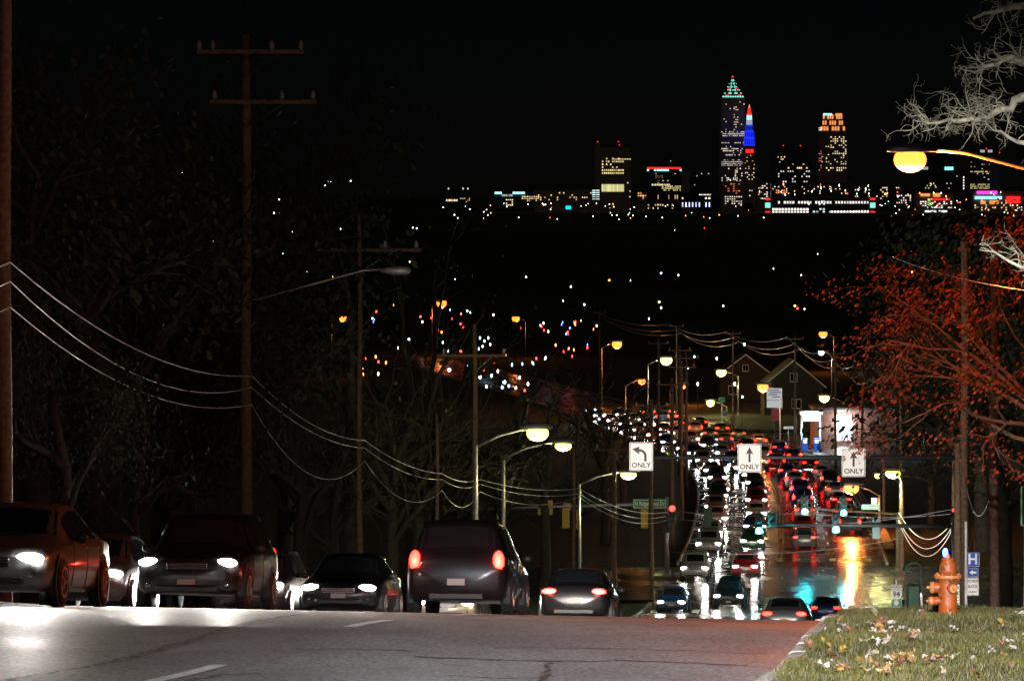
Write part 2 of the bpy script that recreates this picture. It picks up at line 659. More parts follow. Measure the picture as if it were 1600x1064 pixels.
line('stop_line', lambda d: (cy(252) + RR(252)) / 2, RR(252) - cy(252) - 0.6, 251.5, 252.3, M['paint_white'], wet_road)


def crack(pts, w, seed):
    r = random.Random(seed)
    b = MB()
    fine = []
    for (xa, da), (xb, db) in zip(pts[:-1], pts[1:]):
        n = max(2, int(math.hypot(xb - xa, db - da) / 0.12))
        for i in range(n):
            t = i / n
            fine.append((xa + (xb - xa) * t + r.gauss(0, 0.03), da + (db - da) * t + r.gauss(0, 0.05)))
    dx, dy = pts[-1][0] - pts[0][0], pts[-1][1] - pts[0][1]
    l = math.hypot(dx, dy)
    nx, ny = -dy / l, dx / l
    for x, d in fine:
        ww = 1.7 * w * r.uniform(0.3, 1.5)
        for s in (-1, 1):
            X, D = x + nx * ww * s, d + ny * ww * s
            b.v.append((X, D, road_z(X, D) + 0.004))
    for i in range(len(fine) - 1):
        b.face((2 * i, 2 * i + 1, 2 * i + 3, 2 * i + 2))
    return b.build('crack', M['crack'], road)


crack([(-4.5, 38), (-3.9, 41.5), (-3.35, 46), (-2.9, 52), (-2.5, 60)], 0.022, 1)
crack([(-3.0, 38.2), (-2.7, 39.6), (-2.2, 40.2)], 0.018, 2)
crack([(-1.0, 43.2), (0.3, 43.0), (1.2, 43.3), (2.5, 43.0)], 0.03, 3)
crack([(0.2, 38.6), (0.32, 40.6), (0.38, 42.9)], 0.016, 4)
crack([(-2.2, 44.2), (-1.5, 44.4), (-0.9, 44.1)], 0.02, 5)
crack([(-0.2, 45.1), (1.0, 45.4), (2.8, 45.0)], 0.018, 6)
crack([(-0.6, 40.2), (0.0, 40.0), (0.5, 40.4)], 0.03, 8)
crack([(0.8, 49.8), (1.9, 50.1), (3.0, 49.8)], 0.018, 9)
crack([(-1.8, 54), (0.0, 54.3), (2.0, 54)], 0.02, 10)

# ------ lawn on the right: sheet, blades, fallen leaves
def lawn_z(x, d):
    u = x - RR(d) - 0.18
    return road_z(x, d) + 0.13 + 0.025 * min(u, 4) + 0.05 * math.sin(x * 1.7 + d * 0.6) * min(1, u) * 0.6 + 0.03 * math.sin(d * 1.3)


b = MB()
LU = [0.18, 0.35, 0.7, 1.2, 1.8, 2.5, 3.3, 4.2, 5.2, 6.5, 8, 10]
ld_ = [d for d in DS if 22 <= d <= 64]
for d in ld_:
    for u in LU:
        x = RR(d) + u
        b.v.append((x, d, lawn_z(x, d)))
for i in range(len(ld_) - 1):
    for j in range(len(LU) - 1):
        a = i * len(LU) + j
        b.face((a, a + 1, a + len(LU) + 1, a + len(LU)))
lawn = tag(b.build('lawn', M['lawn'], smooth=True), kind='structure')

M['grass'] = mat('grass_blade', (0.018, 0.022, 0.001), 0.6, col2=(0.075, 0.060, 0.004), scale=1.1)
M['grass_dry'] = mat('dry_grass_blade', (0.06, 0.048, 0.014), 0.7, col2=(0.12, 0.09, 0.035), scale=3)
b = MB()
rg = random.Random(3)
for i in range(120000):
    d = 34 + 28 * rg.random()
    u = 0.12 + 7.2 * rg.random() ** 1.1
    x = RR(d) + u
    if x / d > 0.16:
        continue
    z = lawn_z(x, d)
    tall = 0.5 + 0.5 * math.sin(x * 2.3 + 1.7 * math.sin(d * 0.9)) * math.sin(d * 1.1 + x)
    h = rg.uniform(0.035, 0.075) * (0.75 + 0.6 * tall)
    a = rg.random() * 6.283
    w = rg.uniform(0.004, 0.008)
    lx, ly = rg.gauss(0, 0.4) * h, rg.gauss(0, 0.4) * h
    ca, sa = math.cos(a) * w, math.sin(a) * w
    b.tri((x - ca, d - sa, z - 0.01), (x + ca, d + sa, z - 0.01), (x + lx, d + ly, z + h), 1 if rg.random() < 0.09 else 0)
tag(b.build('grass', [M['grass'], M['grass_dry']]), 'short green grass growing on the verge behind the kerb', 'grass', kind='stuff')

leaf_meshes = []
leaf_cols = [((0.45, 0.32, 0.20), (0.6, 0.48, 0.34)), ((0.42, 0.24, 0.08), (0.6, 0.38, 0.14)), ((0.22, 0.07, 0.03), (0.4, 0.15, 0.07)), ((0.45, 0.4, 0.36), (0.78, 0.72, 0.62)), ((0.5, 0.26, 0.04), (0.62, 0.4, 0.08))]
for ci, (c1, c2) in enumerate(leaf_cols):
    lm = mat('fallen_leaf_%d' % ci, tuple(q * 0.24 for q in c1), 0.6, col2=tuple(q * 0.46 for q in c2), scale=20)
    for k in range(3):
        b = MB()
        r = random.Random(ci * 10 + k)
        n = 12
        ring = []
        for j in range(n):
            a = 2 * math.pi * j / n
            rr = (0.052 if j % 2 == 0 else 0.038) * r.uniform(0.7, 1.3)
            ring.append((rr * math.cos(a) * 1.35, rr * math.sin(a) * 0.8, 0.055 * r.uniform(-0.4, 1.0) * abs(math.cos(a * 0.5 + k))))
        b.v = [(0, 0, 0.0)] + ring
        for j in range(n):
            b.face((0, 1 + j, 1 + (j + 1) % n))
        leaf_meshes.append(b.mesh('fallen_leaf', lm))
rl = random.Random(11)
dc, uc = 42.0, 2.0
for i in range(298):
    if i % 3 == 0:
        d = 38.5 + 17 * rl.random() ** 1.2
        u = 0.25 + 4.6 * rl.random()
    else:                                   # drifts and clumps
        if i % 12 == 1:
            dc, uc = 38.5 + 15 * rl.random() ** 1.2, 0.5 + 4.2 * rl.random()
        d, u = dc + rl.gauss(0, 0.45), max(0.2, uc + rl.gauss(0, 0.3))
    x = RR(d) + u
    if x / d > 0.135:
        continue
    o = link('fallen_leaf', rl.choice(leaf_meshes), lawn, (x, d, lawn_z(x, d) + rl.uniform(0.035, 0.075)), (rl.gauss(0, 0.5), rl.gauss(0, 0.5), rl.random() * 6.28))
    s = rl.choice((0.35, 0.5, 0.6, 0.75, 1.0, 1.15))
    o.scale = (s, s, s)

# ================================================================== UTILITY POLES
def utility_pole(x, d, h, r, arms, label, steps=True, m='wood'):
    z = ground_z(x, d)
    t = empty('utility_pole', (x, d, z), label=label, cat='utility pole', group='wooden utility poles')
    b = MB()
    n = 8
    b.tube([(0.02 * math.sin(i * 1.3), 0, -0.3 + (h + 0.3) * i / n) for i in range(n + 1)], [r * (1 - 0.3 * i / n) for i in range(n + 1)], 10)
    b.build('shaft', M[m], t, True)
    for (ah, a0, a1, ins) in arms:
        b = MB()
        b.box(a0, a1, -r - 0.12, -r, ah - 0.06, ah + 0.06)
        arm = b.build('crossarm', M[m], t)
        for s in (-1, 1):
            e = (a1 if s > 0 else a0) * 0.55
            b = MB()
            b.tube([(e, -r - 0.02, ah - 0.05), (0, -r, ah - 0.75)], 0.02, 5)
            b.build('brace', M['darkmetal'], t)
        for ix in ins:
            b = MB()
            b.lathe([(0.02, 0.06), (0.05, 0.1), (0.09, 0.14), (0.05, 0.18), (0.09, 0.22), (0.04, 0.27), (0.05, 0.33)], (ix, -r - 0.06, ah), 8)
            b.build('insulator', M['insul'], arm, True)
    return t


def px_lat(x, d):
    return (x - 800.0) * d / F


LP = [(8, 91, 17.5, 0.16, 'thick orange lit wooden utility pole cut by the left photo edge'),
      (385, 124, 17.4, 0.185, 'tall wooden pole with two crossarms and a street lamp arm'),
      (562, 150, 15.0, 0.12, 'slender dark wooden pole right of the pole with the lamp arm'),
      (683, 172, 9.0, 0.09, 'short thin wooden pole carrying the cables left of the mast arm'),
      (742, 192, 14.0, 0.15, 'dark pole with one crossarm behind the left end of the green mast arm'),
      (897, 218, 9.5, 0.12, 'wooden pole behind the yellow backed traffic signals')]
ARMS = [[(16.2, -1.3, 1.3, (-1.1, 1.1))],
        [(16.9, -1.42, 1.68, (-1.35, -0.95, 0.75, 1.6)), (15.45, -1.05, 2.05, (-0.9, 1.05, 1.95))],
        [(13.7, -1.8, 2.2, (-1.5, 0.9, 2.0))], [], [(12.6, -1.7, 1.4, (-1.4, 1.3))], []]
poles = []
for (x, dd, h, r, lab), arms in zip(LP, ARMS):
    poles.append(utility_pole(px_lat(x, dd), dd, h, r, arms, lab))
far_left = [(250, 10.5, 'first'), (282, 12, 'second'), (315, 12.5, 'third'), (350, 13, 'fourth'), (390, 13, 'fifth'), (430, 13, 'sixth'), (470, 13, 'seventh')]
for dd, h, wd in far_left:
    utility_pole(LL(dd) - 1.2, dd, h, 0.17, [(h - 0.5, -1.2, 1.2, (-1, 1))], '%s dark pole down the hill in the cluster beside the oncoming lanes' % wd)
RP = [(310, 11.2, 'nearest'), (350, 11.4, 'second nearest'), (400, 11.4, 'third nearest'), (440, 12, 'fourth nearest'), (482, 12.8, 'orange lit'), (540, 12.5, 'sixth nearest'), (600, 12.5, 'seventh nearest'), (690, 13, 'farthest')]
for dd, h, wd in RP:
    utility_pole(RR(dd) + 1.4, dd, h + 0.3, 0.15, [(h, -1.0, 1.0, (-0.9, 0.9))], '%s utility pole along the right side of the far road' % wd)
utility_pole(px_lat(1507, 128), 128, 12.0, 0.15, [], 'brown wooden pole rising behind the fire hydrant')
utility_pole(px_lat(1553, 96), 96, 9.0, 0.12, [], 'dark wooden pole standing under the rust leaved tree')
utility_pole(px_lat(1490, 274), 274, 9.5, 0.15, [], 'far dark pole holding the drooping cables right of the signals')


# ================================================================== CABLES
def cable(pts, sags, rad, m, label, seg=5, group=None):
    b = MB()
    out = []
    for i in range(len(pts) - 1):
        a, c = Vector(pts[i]), Vector(pts[i + 1])
        n = 14
        for k in range(n + (1 if i == len(pts) - 2 else 0)):
            t = k / n
            p = a.lerp(c, t)
            p.z -= sags[i] * 4 * t * (1 - t)
            out.append(p)
    base = out[0]
    b.tube([p - base for p in out], rad, seg)
    o = b.build('overhead_cable', m, None, True, base)
    return tag(o, label, 'cable', group)


def along(ys, dx=0.0):
    return [P(x, y, dd - 0.25) + Vector((dx, 0, 0)) for (x, dd), y in zip([(-330, 66)] + [(q[0] + 8, q[1]) for q in LP], ys)]


cable(along([330, 410, 587, 688, 740, 749, 763]) + [P(1040, 800, 284)], [0.6, 0.7, 0.45, 0.25, 0.2, 0.25, 0.5], 0.017, M['wire'], 'topmost of the bright cables sagging between the left poles')
cable(along([380, 440, 605, 700, 749, 756, 771]) + [P(1041, 806, 284)], [0.6, 0.95, 0.4, 0.3, 0.25, 0.3, 0.6], 0.014, M['wire'], 'middle bright cable sagging between the left poles')
cable(along([410, 480, 632, 720, 766, 768, 776]) + [P(1042, 812, 284)], [0.6, 0.8, 1.3, 0.9, 0.7, 0.5, 0.7], 0.013, M['wire'], 'lowest and most drooping cable on the left poles')
for j, (nm, off, hh) in enumerate((('upper', -0.8, 0.25), ('middle', 0.0, -0.5), ('lower', 0.8, -1.0))):
    pts = []
    for dd, h, wd in reversed(RP):
        x = RR(dd) + 1.4 + off
        pts.append(Vector((x, dd, ground_z(RR(dd) + 1.4, dd) + h + hh)))
    cable(pts, [0.9 + 0.15 * j] * (len(pts) - 1), 0.03, M['wire'], '%s cable on the poles right of the far road' % nm)
for j, (nm, y0, y1, sg) in enumerate((('top', 800, 812, 1.5), ('middle', 812, 818, 1.75), ('bottom', 815, 822, 2.1))):
    cable([P(1404, y0, 281), P(1490, y1, 274)], [sg], 0.028, M['wire'], '%s of three drooping cables between orange pole and dark pole' % nm)
cable([P(1490, 800, 274), P(1508, 760, 128)], [1.2], 0.02, M['wire'], 'cable climbing from the far dark pole to the pole behind the hydrant')
cable([P(1508, 750, 128), P(1556, 742, 96)], [1.0], 0.014, M['wire'], 'drooping bright cable loop behind the rust leaved tree')
cable([P(1395, 402, 90), P(1650, 460, 60)], [0.1], 0.008, M['wire'], 'thin straight cable crossing the rust leaved tree')


# ================================================================== STREET LAMPS
def street_lamp(lens_at, side, reach, m, label, lens=(0.26, 0.2, 0.13), energy=0, color=(1, 1, 1), pole='galv', pole_r=0.09, base=None, rise=0.5, group='street lamps'):
    """cobra head lamp: lens_at is the lens centre, the pole stands `reach` to the given side"""
    p = Vector(lens_at)
    bx = p.x + side * reach
    bz = ground_z(bx, p.y)
    t = empty('street_lamp', (bx, p.y, bz), label=label, cat='street lamp', group=group)
    top = p.z - bz
    b = MB()
    b.tube([(0, 0, -0.2), (0, 0, top * 0.5), (0, 0, top - rise)], [pole_r * 1.25, pole_r, pole_r * 0.8], 10)
    b.lathe([(pole_r * 2.2, 0.0), (pole_r * 2.2, 0.18), (pole_r * 1.4, 0.3)], (0, 0, 0), 10)
    b.build('pole', M[pole], t, True)
    b = MB()
    ex = -side * reach
    b.tube([(0, 0, top - rise - 0.1), (ex * 0.35, 0, top - rise * 0.35 + 0.05), (ex * 0.7, 0, top + 0.12), (ex * 0.88, 0, top + 0.16)], [0.05, 0.045, 0.04, 0.035], 8)
    b.build('arm', M[pole], t, True)
    b = MB()
    s = lens[0] / 0.26
    rings = []
    for u, w, h in ((-0.42, 0.05, 0.05), (-0.28, 0.12, 0.09), (0.0, 0.19, 0.12), (0.22, 0.18, 0.11), (0.36, 0.08, 0.05)):
        rings.append([(ex - side * u * s, w * s * math.cos(a * math.pi / 4), lens[2] * 0.55 + 0.02 + h * s * max(-0.15, math.sin(a * math.pi / 4)) + top) for a in range(8)])
    b.rings(rings, 0)
    hd = b.build('lamp_head', M[pole], t, True)
    b = MB()
    b.ball((ex, 0, top), lens, 12, 8)
    b.build('lens', M[m], hd, True)
    if energy:
        add_light('POINT', 'lamp_light', hd, (ex, 0, top - lens[2] - 0.3), energy, color, 0.1)
    return t


SOD = (1.0, 0.18, 0.022)
YEL = (1.0, 0.9, 0.35)
# the near sodium lamp at the right edge
street_lamp(P(1422, 250, 67), 1, 2.9, 'sodium_hot', 'blazing orange street lamp on a long arm before the skyline', (0.26, 0.21, 0.2), 3600, SOD, 'galv', 0.09, rise=0.55)
# the unlit lamp arm of the second pole is a part of that pole
t = poles[1]
b = MB()
z0 = P(395, 470, 124).z - t.location.z
z1 = P(600, 421, 124).z - t.location.z
x1 = P(600, 421, 124).x - t.location.x
b.tube([(0.15, -0.1, z0), (x1 * 0.5, -0.1, z0 + (z1 - z0) * 0.55), (x1 * 0.85, -0.1, z1 - 0.03), (x1, -0.1, z1)], [0.035, 0.033, 0.03, 0.03], 8)
lam = b.build('lamp_arm', M['galv'], t, True)
b = MB()
rings = []
for u, w, h in ((-0.1, 0.05, 0.05), (0.1, 0.12, 0.1), (0.45, 0.17, 0.14), (0.7, 0.15, 0.12), (0.78, 0.05, 0.05)):
    rings.append([(x1 + u, -0.1 + w * math.cos(a * math.pi / 4), z1 - 0.03 + h * math.sin(a * math.pi / 4)) for a in range(8)])
b.rings(rings)
b.build('lamp_head', M['galv'], lam, True)
# a lamp of the same row beside the road, before the first thing in view
t = street_lamp((1.5, 4.0, H + 6.0), 1, 2.6, 'led', 'white street lamp on the verge beside the viewpoint', (0.2, 0.16, 0.1), 0, rise=0.5)
NEAR_LAMP = t

lamps = [(840, 677, 180, -1, 2.6, 'mercury', 'largest yellow green lamp left of the left turn sign', 1500, (0.36, 0.3, 0.26)),
         (880, 697, 200, -1, 2.8, 'mercury', 'smaller yellow lamp just below the largest yellow green lamp', 1000, (0.3, 0.24, 0.18)),
         (982, 742, 252, -1, 2.9, 'mercury', 'yellow lamp under the left turn sign above the street name', 4200, (0.36, 0.3, 0.2)),
         (1395, 740, 282, 1, 0.6, 'mercury', 'yellow lamp on top of the orange pole right of the signals', 4500, (0.38, 0.3, 0.24)),
         (1372, 743, 300, 1, 1.6, 'mercury', 'small yellow lamp left of the lamp on the orange pole', 800, (0.2, 0.2, 0.15)),
         (1330, 763, 330, 1, 2.2, 'sodium_hot', 'bright amber lamp below the rightmost straight ahead sign', 9000, (0.46, 0.36, 0.34)),
         (1041, 563, 560, -1, 2.4, 'mercury', 'yellow green lamp above the cluster of dark poles', 5000, (0.6, 0.5, 0.5)),
         (1127, 582, 600, 1, 2.4, 'mercury', 'yellow green lamp over the far curve of the road', 5000, (0.55, 0.5, 0.45)),
         (1110, 629, 575, 1, 2.2, 'mercury', 'low yellow lamp beside the small green far sign', 2000, (0.42, 0.4, 0.4)),
         (1288, 622, 520, 1, 2.4, 'mercury', 'yellow green lamp above the filling station canopy', 2500, (0.48, 0.42, 0.4)),
         (1192, 605, 500, 1, 2.0, 'sodium', 'bright orange lamp left of the white cabinet sign', 9000, (0.5, 0.4, 0.45)),
         (964, 538, 620, -1, 2.2, 'sodium', 'large orange lamp highest on the left of the far road', 7000, (0.55, 0.45, 0.5)),
         (1068, 602, 640, -1, 2.0, 'sodium', 'small orange lamp between the dark poles and the far curve', 2500, (0.45, 0.4, 0.35)),
         (1003, 596, 520, -1, 2.0, 'sodium', 'orange lamp above the teal signal among dark poles', 1500, (0.35, 0.3, 0.3)),
         (1286, 522, 800, 1, 2.0, 'sodium', 'lone orange lamp high above the filling station', 3000, (0.6, 0.5, 0.55)),
         (1283, 551, 640, 1, 1.6, 'led', 'white lamp just under the lone high orange lamp', 800, (0.34, 0.3, 0.3)),
         (1422, 602, 480, 1, 1.6, 'led', 'white lamp seen through the rust leaved tree', 600, (0.36, 0.3, 0.36)),
         (1313, 641, 500, 1, 1.4, 'mercury', 'small lamp between the filling station and the lit shop', 600, (0.26, 0.24, 0.2)),
         (690, 474, 900, -1, 2.0, 'sodium', 'bright orange lamp in the dark trees on the left', 2500, (0.8, 0.7, 0.75)),
         (806, 498, 880, 1, 2.0, 'sodium', 'orange lamp right of the brightest lamp in the left trees', 1500, (0.6, 0.5, 0.55)),
         (536, 498, 760, -1, 2.0, 'sodium', 'orange lamp glowing behind twigs far left of the road', 1500, (0.5, 0.45, 0.5))]
for x, y, dd, side, reach, m, lab, en, lens in lamps:
    colr = {'mercury': YEL, 'led': (0.85, 0.95, 1.0)}.get(m, (1.0, 0.28, 0.05))
    p = P(x, y, dd)
    street_lamp(p, side, reach, m, lab, tuple(q * 1.3 for q in lens), en * 0.4, colr, 'wood' if x in (1395,) else 'galv', 0.14 if x == 1395 else 0.1)


# ================================================================== SIGNS AND MAST ARMS
def plate(name, w, h, m, parent, loc, thick=0.012, rad=0.03, border=None, edge=None):
    """rounded plate in the XZ plane facing -Y, its front at loc.y"""
    def outline(w, h, rad):
        pts = []
        for cx, cz, a0 in ((w / 2 - rad, h / 2 - rad, 0), (-w / 2 + rad, h / 2 - rad, 90), (-w / 2 + rad, -h / 2 + rad, 180), (w / 2 - rad, -h / 2 + rad, 270)):
            for k in range(4):
                a = R(a0 + 30 * k)
                pts.append((cx + rad * math.cos(a), cz + rad * math.sin(a)))
        return pts
    b = MB()
    pts = outline(w, h, rad)
    b.rings([[(x, 0, z) for x, z in pts], [(x, thick, z) for x, z in pts]])
    o = b.build(name, m, parent, False, loc)
    if border is not None:
        b = MB()
        g, bw = 0.02 * max(w, h) / 0.9, 0.016 * max(w, h) / 0.9
        A, B = outline(w - 2 * g, h - 2 * g, rad * 0.8), outline(w - 2 * g - 2 * bw, h - 2 * g - 2 * bw, rad * 0.7)
        n = len(A)
        for i in range(n):
            j = (i + 1) % n
            b.quad((A[i][0], -0.003, A[i][1]), (A[j][0], -0.003, A[j][1]), (B[j][0], -0.003, B[j][1]), (B[i][0], -0.003, B[i][1]))
        b.build('border', border, o)
    return o


def poly_xz(name, pts, m, parent, y=-0.004):
    b = MB()
    b.v = [(x, y, z) for x, z in pts]
    b.face(tuple(range(len(pts))))
    return b.build(name, m, parent)


# lane sign gantry
GD = 141.0
gy = P(0, 715, GD).z
gx1 = px_lat(1497, GD)
gx0 = px_lat(982, GD)
gz = ground_z(gx1, GD)
g = empty('lane_sign_mast', (gx1, GD, gz), label='dark mast arm across the lanes carrying three lane signs', cat='mast arm')
b = MB()
b.tube([(0, 0, -0.2), (0, 0, gy - gz + 0.5)], [0.16, 0.13], 12)
b.build('pole', M['wood'], g, True)
b = MB()
b.tube([(0, 0, gy - gz), (gx0 - gx1, 0, gy - gz)], [0.085, 0.06], 10)
b.build('arm', M['darkmetal'], g, True)
for x, y, kind, lab in ((1001.5, 712.5, 'left', 'white left turn ONLY sign on the mast arm'), (1170.5, 715, 'up', 'white straight ahead ONLY sign at the middle of the mast arm'), (1333, 722, 'up', 'white straight ahead ONLY sign nearest the mast pole')):
    c = P(x, y, GD)
    s = empty('lane_sign', (c.x, GD - 0.2, c.z), label=lab, cat='road sign', group='lane signs on the mast arm')
    pl = plate('plate', 0.78, 0.93, M['sign_white'], s, (0, 0, 0), 0.01, 0.05, M['sign_black'])
    b = MB()
    b.box(-0.04, 0.04, 0.012, 0.11, -0.3, 0.42)
    b.build('bracket', M['galv'], s)
    text_part('lettering', 'ONLY', 0.225, M['sign_black'], s, (0, -0.006, -0.29), sx=1.05)
    if kind == 'up':
        poly_xz('arrow', [(-0.035, -0.13), (0.035, -0.13), (0.035, 0.16), (0.13, 0.12), (0.0, 0.37), (-0.13, 0.12), (-0.035, 0.16)], M['sign_black'], s, -0.006)
    else:
        pts_o, pts_i = [], []
        for k in range(9):
            a = R(90 * k / 8)
            pts_o.append((-0.07 + 0.25 * math.cos(a), 0.02 + 0.23 * math.sin(a)))
            pts_i.append((-0.07 + 0.17 * math.cos(a), 0.02 + 0.15 * math.sin(a)))
        b = MB()
        for k in range(8):
            b.quad((pts_o[k][0], -0.006, pts_o[k][1]), (pts_o[k + 1][0], -0.006, pts_o[k + 1][1]), (pts_i[k + 1][0], -0.006, pts_i[k + 1][1]), (pts_i[k][0], -0.006, pts_i[k][1]))
        b.quad((0.10, -0.006, -0.16), (0.18, -0.006, -0.16), (0.18, -0.006, 0.02), (0.10, -0.006, 0.02))
        b.tri((-0.06, -0.006, 0.33), (-0.30, -0.006, 0.25), (-0.06, -0.006, 0.07))
        b.build('arrow', M['sign_black'], s)


def signal_head(loc, lit, label, housing='sig_dark', facing=1, r=0.2, n=3, hang=True, group='traffic signal heads'):
    """three lens signal, facing=1 looks at -Y; loc is the housing centre"""
    t = empty('traffic_signal', loc, label=label, cat='traffic signal', group=group)
    b = MB()
    b.box(-0.25, 0.25, -0.1, 0.12, -0.215 * n, 0.215 * n, 0, 0.03)
    hs = b.build('housing', M[housing], t)
    cols = {'g': n - 1, 'r': 0, 'y': 1}
    for k in range(n):
        z = 0.42 * ((n - 1) / 2 - k)
        b = MB()
        y = -0.1 * facing
        b.lathe([(r * 1.0, 0), (r * 0.9, -0.02 * facing), (r * 0.4, -0.035 * facing)], (0, y, z), 14, axis='y')
        on = lit is not None and cols[lit] == k
        mm = {'g': 'green_sig', 'r': 'red_sig', 'y': 'amber_light'}[lit] if on else 'black_trim'
        b.build('lens', M[mm], t, True)
        b = MB()
        rr = []
        for yy in (y, y - 0.22 * facing):
            rr.append([(r * 1.12 * math.cos(R(a)), yy, z + r * 1.12 * math.sin(R(a))) for a in range(-20, 201, 20)])
        b.rings(rr, 0, False, False)
        b.build('visor', M[housing], t)
    b = MB()
    b.tube([(0, 0.02, 0.21 * n), (0, 0.02, 0.21 * n + 0.3)], 0.035, 6)
    b.build('hanger', M['darkmetal'], t)
    if lit == 'g':
        add_light('POINT', 'signal_light', t, (0, -0.45, -0.42), 380, (0.05, 0.8, 1.0), 0.1)
    return t


def mast(x0, y0, x1, y1, d, label, m, r0=0.12, r1=0.06, top=0.4):
    a, c = P(x0, y0, d), P(x1, y1, d)
    z = ground_z(a.x, d)
    t = empty('signal_mast', (a.x, d, z), label=label, cat='mast arm')
    b = MB()
    b.lathe([(0.28, 0.0), (0.28, 0.12), (0.17, 0.3)], (0, 0, 0), 12)
    b.tube([(0, 0, -0.2), (0, 0, a.z - z + top)], [0.16, 0.12], 12)
    b.build('pole', M[m], t, True)
    b = MB()
    b.tube([(0, 0, a.z - z), (c.x - a.x, 0, c.z - z)], [r0, r1], 10)
    b.build('arm', M[m], t, True)
    return t


mast(1490, 822, 1176, 819, 262, 'dark mast arm with green signals reaching from the right', 'darkmetal', 0.14, 0.08)
mast(1403, 803, 1236, 793, 290, 'far mast arm on the orange pole with two small green signals', 'wood', 0.08, 0.05, -0.05)
mast(1042, 786, 690, 797, 285, 'green lit mast arm with street name sign left of the road', 'galv', 0.11, 0.06, 0.4)
for x, y, dd, lab in ((1186, 818, 262 - 0.35, 'green signal at the left end of the near mast arm'), (1306, 816, 262 - 0.35, 'brightest green signal in the middle of the near mast arm'),
                      (1257, 789, 290 - 0.3, 'green signal at the left end of the far mast arm'), (1318, 791, 290 - 0.3, 'smaller green signal nearer the orange pole on the far mast arm')):
    signal_head(P(x, y, dd), 'g', lab)
signal_head(P(1207, 812, 262 - 0.35), None, 'dark signal head right of the leftmost green signal', n=2)
signal_head(P(1369, 825, 262.4), None, 'dark signal seen from behind by the orange pole', 'sig_dark', -1)
signal_head(P(1493, 808, 258), 'r', 'red signal on the dark pole at the right end of the near mast arm')
signal_head(P(1106, 808, 270), None, 'lone dark signal hanging over the oncoming lanes', 'sig_dark', -1)
for x, y, lab in ((884, 810, 'left of two yellow backed signals on the green mast arm'), (900, 811, 'right of two yellow backed signals on the green mast arm'), (1007, 810, 'yellow backed signal under the street name sign')):
    signal_head(P(x, y, 285.4), None, lab, 'sig_yellow', -1)
signal_head(P(1041, 817, 283.6), None, 'teal signal housing on the pole beside the street name sign')
signal_head(P(1050, 804, 284.0), 'r', 'red signal glowing right of the street name sign', n=3)
# span wire that holds the lone signal
cable([P(1060, 798, 270), P(1250, 800, 270), P(1492, 802, 270)], [0.3, 0.3], 0.02, M['wire_dark'], 'dark span wire across the intersection above the signals')
cable([P(1040, 808, 276), P(1490, 795, 276)], [0.8], 0.02, M['wire_dark'], 'dark lower span wire across the intersection')
cable([P(1043, 862, 286), P(1403, 842, 282)], [0.5], 0.02, M['wire_dark'], 'dark low cable crossing the wet road behind the signals')

# backs of lane signs on the green mast arm
for x, y, w, h, lab in ((852, 793, 1.0, 0.98, 'yellowish square sign back on the green mast arm'), (886, 791, 0.55, 0.45, 'small yellow plate above the yellow backed signals')):
    c = P(x, y, 285.2)
    s = empty('sign_panel', (c.x, c.y, c.z), label=lab, cat='road sign')
    plate('plate', w, h, M['sig_yellow'], s, (0, 0, 0), 0.012, 0.04)
    b = MB()
    b.box(-0.04, 0.04, -0.05, -0.002, -h / 2, h / 2)
    b.build('bracket', M['galv'], s)

# street name signs
c = P(1015, 787, 284.7)
s = empty('street_name_sign', (c.x, c.y, c.z), label='large green N Ridgewood Dr street name sign on mast arm', cat='road sign')
plate('plate', 2.24, 0.66, M['sign_green'], s, (0, 0, 0), 0.015, 0.05, M['sign_white'])
text_part('lettering', 'N Ridgewood Dr', 0.43, M['sign_white'], s, (0, -0.006, 0.0), sx=0.66)
c = P(1360, 792, 289.7)
s = empty('street_name_sign', (c.x, c.y, c.z), label='small green Ridgewood street name sign by the orange pole', cat='road sign')
plate('plate', 1.24, 0.36, M['sign_green'], s, (0, 0, 0), 0.015, 0.03, M['sign_white'])
text_part('lettering', 'N Ridgewood Dr', 0.24, M['sign_white'], s, (0, -0.006, 0.0), sx=0.62)
c = P(1366, 783, 289.9)
s = empty('route_sign', (c.x, c.y, c.z), label='small white sign above the small Ridgewood street sign', cat='road sign')
plate('plate', 0.42, 0.46, M['sign_white'], s, (0, 0, 0), 0.012, 0.03, M['sign_black'])
c = P(1377, 798, 261.6)


def post(parent, z0, z1, m='galv', r=0.025, x=0.0, y=0.03):
    b = MB()
    b.box(x - r, x + r, y, y + 2 * r, z0, z1)
    return b.build('post', M[m], parent)


# route marker NORTH 94
dd = 178.0
c = P(1400.5, 930, dd)
gz = ground_z(c.x, dd)
s = empty('route_marker', (c.x, dd, gz), label='NORTH 94 route marker post above the lawn edge', cat='road sign')
post(s, 0, P(0, 905, dd).z - gz)
z = P(0, 917, dd).z - gz
plate('plate', 0.47, 0.2, M['sign_white'], s, (0, 0, z), 0.01, 0.02, M['sign_black'])
text_part('lettering', 'NORTH', 0.15, M['sign_black'], s, (0, -0.006, z), sx=0.82)
z = P(0, 929, dd).z - gz
w = 0.23
shield = [(-w, 0.2), (w, 0.2), (w, -0.02), (w * 0.72, -0.15), (w * 0.3, -0.19), (0, -0.21), (-w * 0.3, -0.19), (-w * 0.72, -0.15), (-w, -0.02)]
poly_xz('shield', [(x, zz + z) for x, zz in shield], M['sign_white'], s, 0.0)
text_part('lettering', '94', 0.33, M['sign_black'], s, (0, -0.008, z + 0.02), sx=0.95)
z = P(0, 943, dd).z - gz
pl = plate('plate', 0.47, 0.36, M['sign_green'], s, (0, 0, z), 0.01, 0.03, M['sign_white'])
b = MB()
b.lathe([(0.11, 0.0), (0.11, -0.003), (0.085, -0.004)], (0, -0.002, z + 0.04), 16, axis='y')
b.build('emblem', M['sign_white'], s)
b = MB()
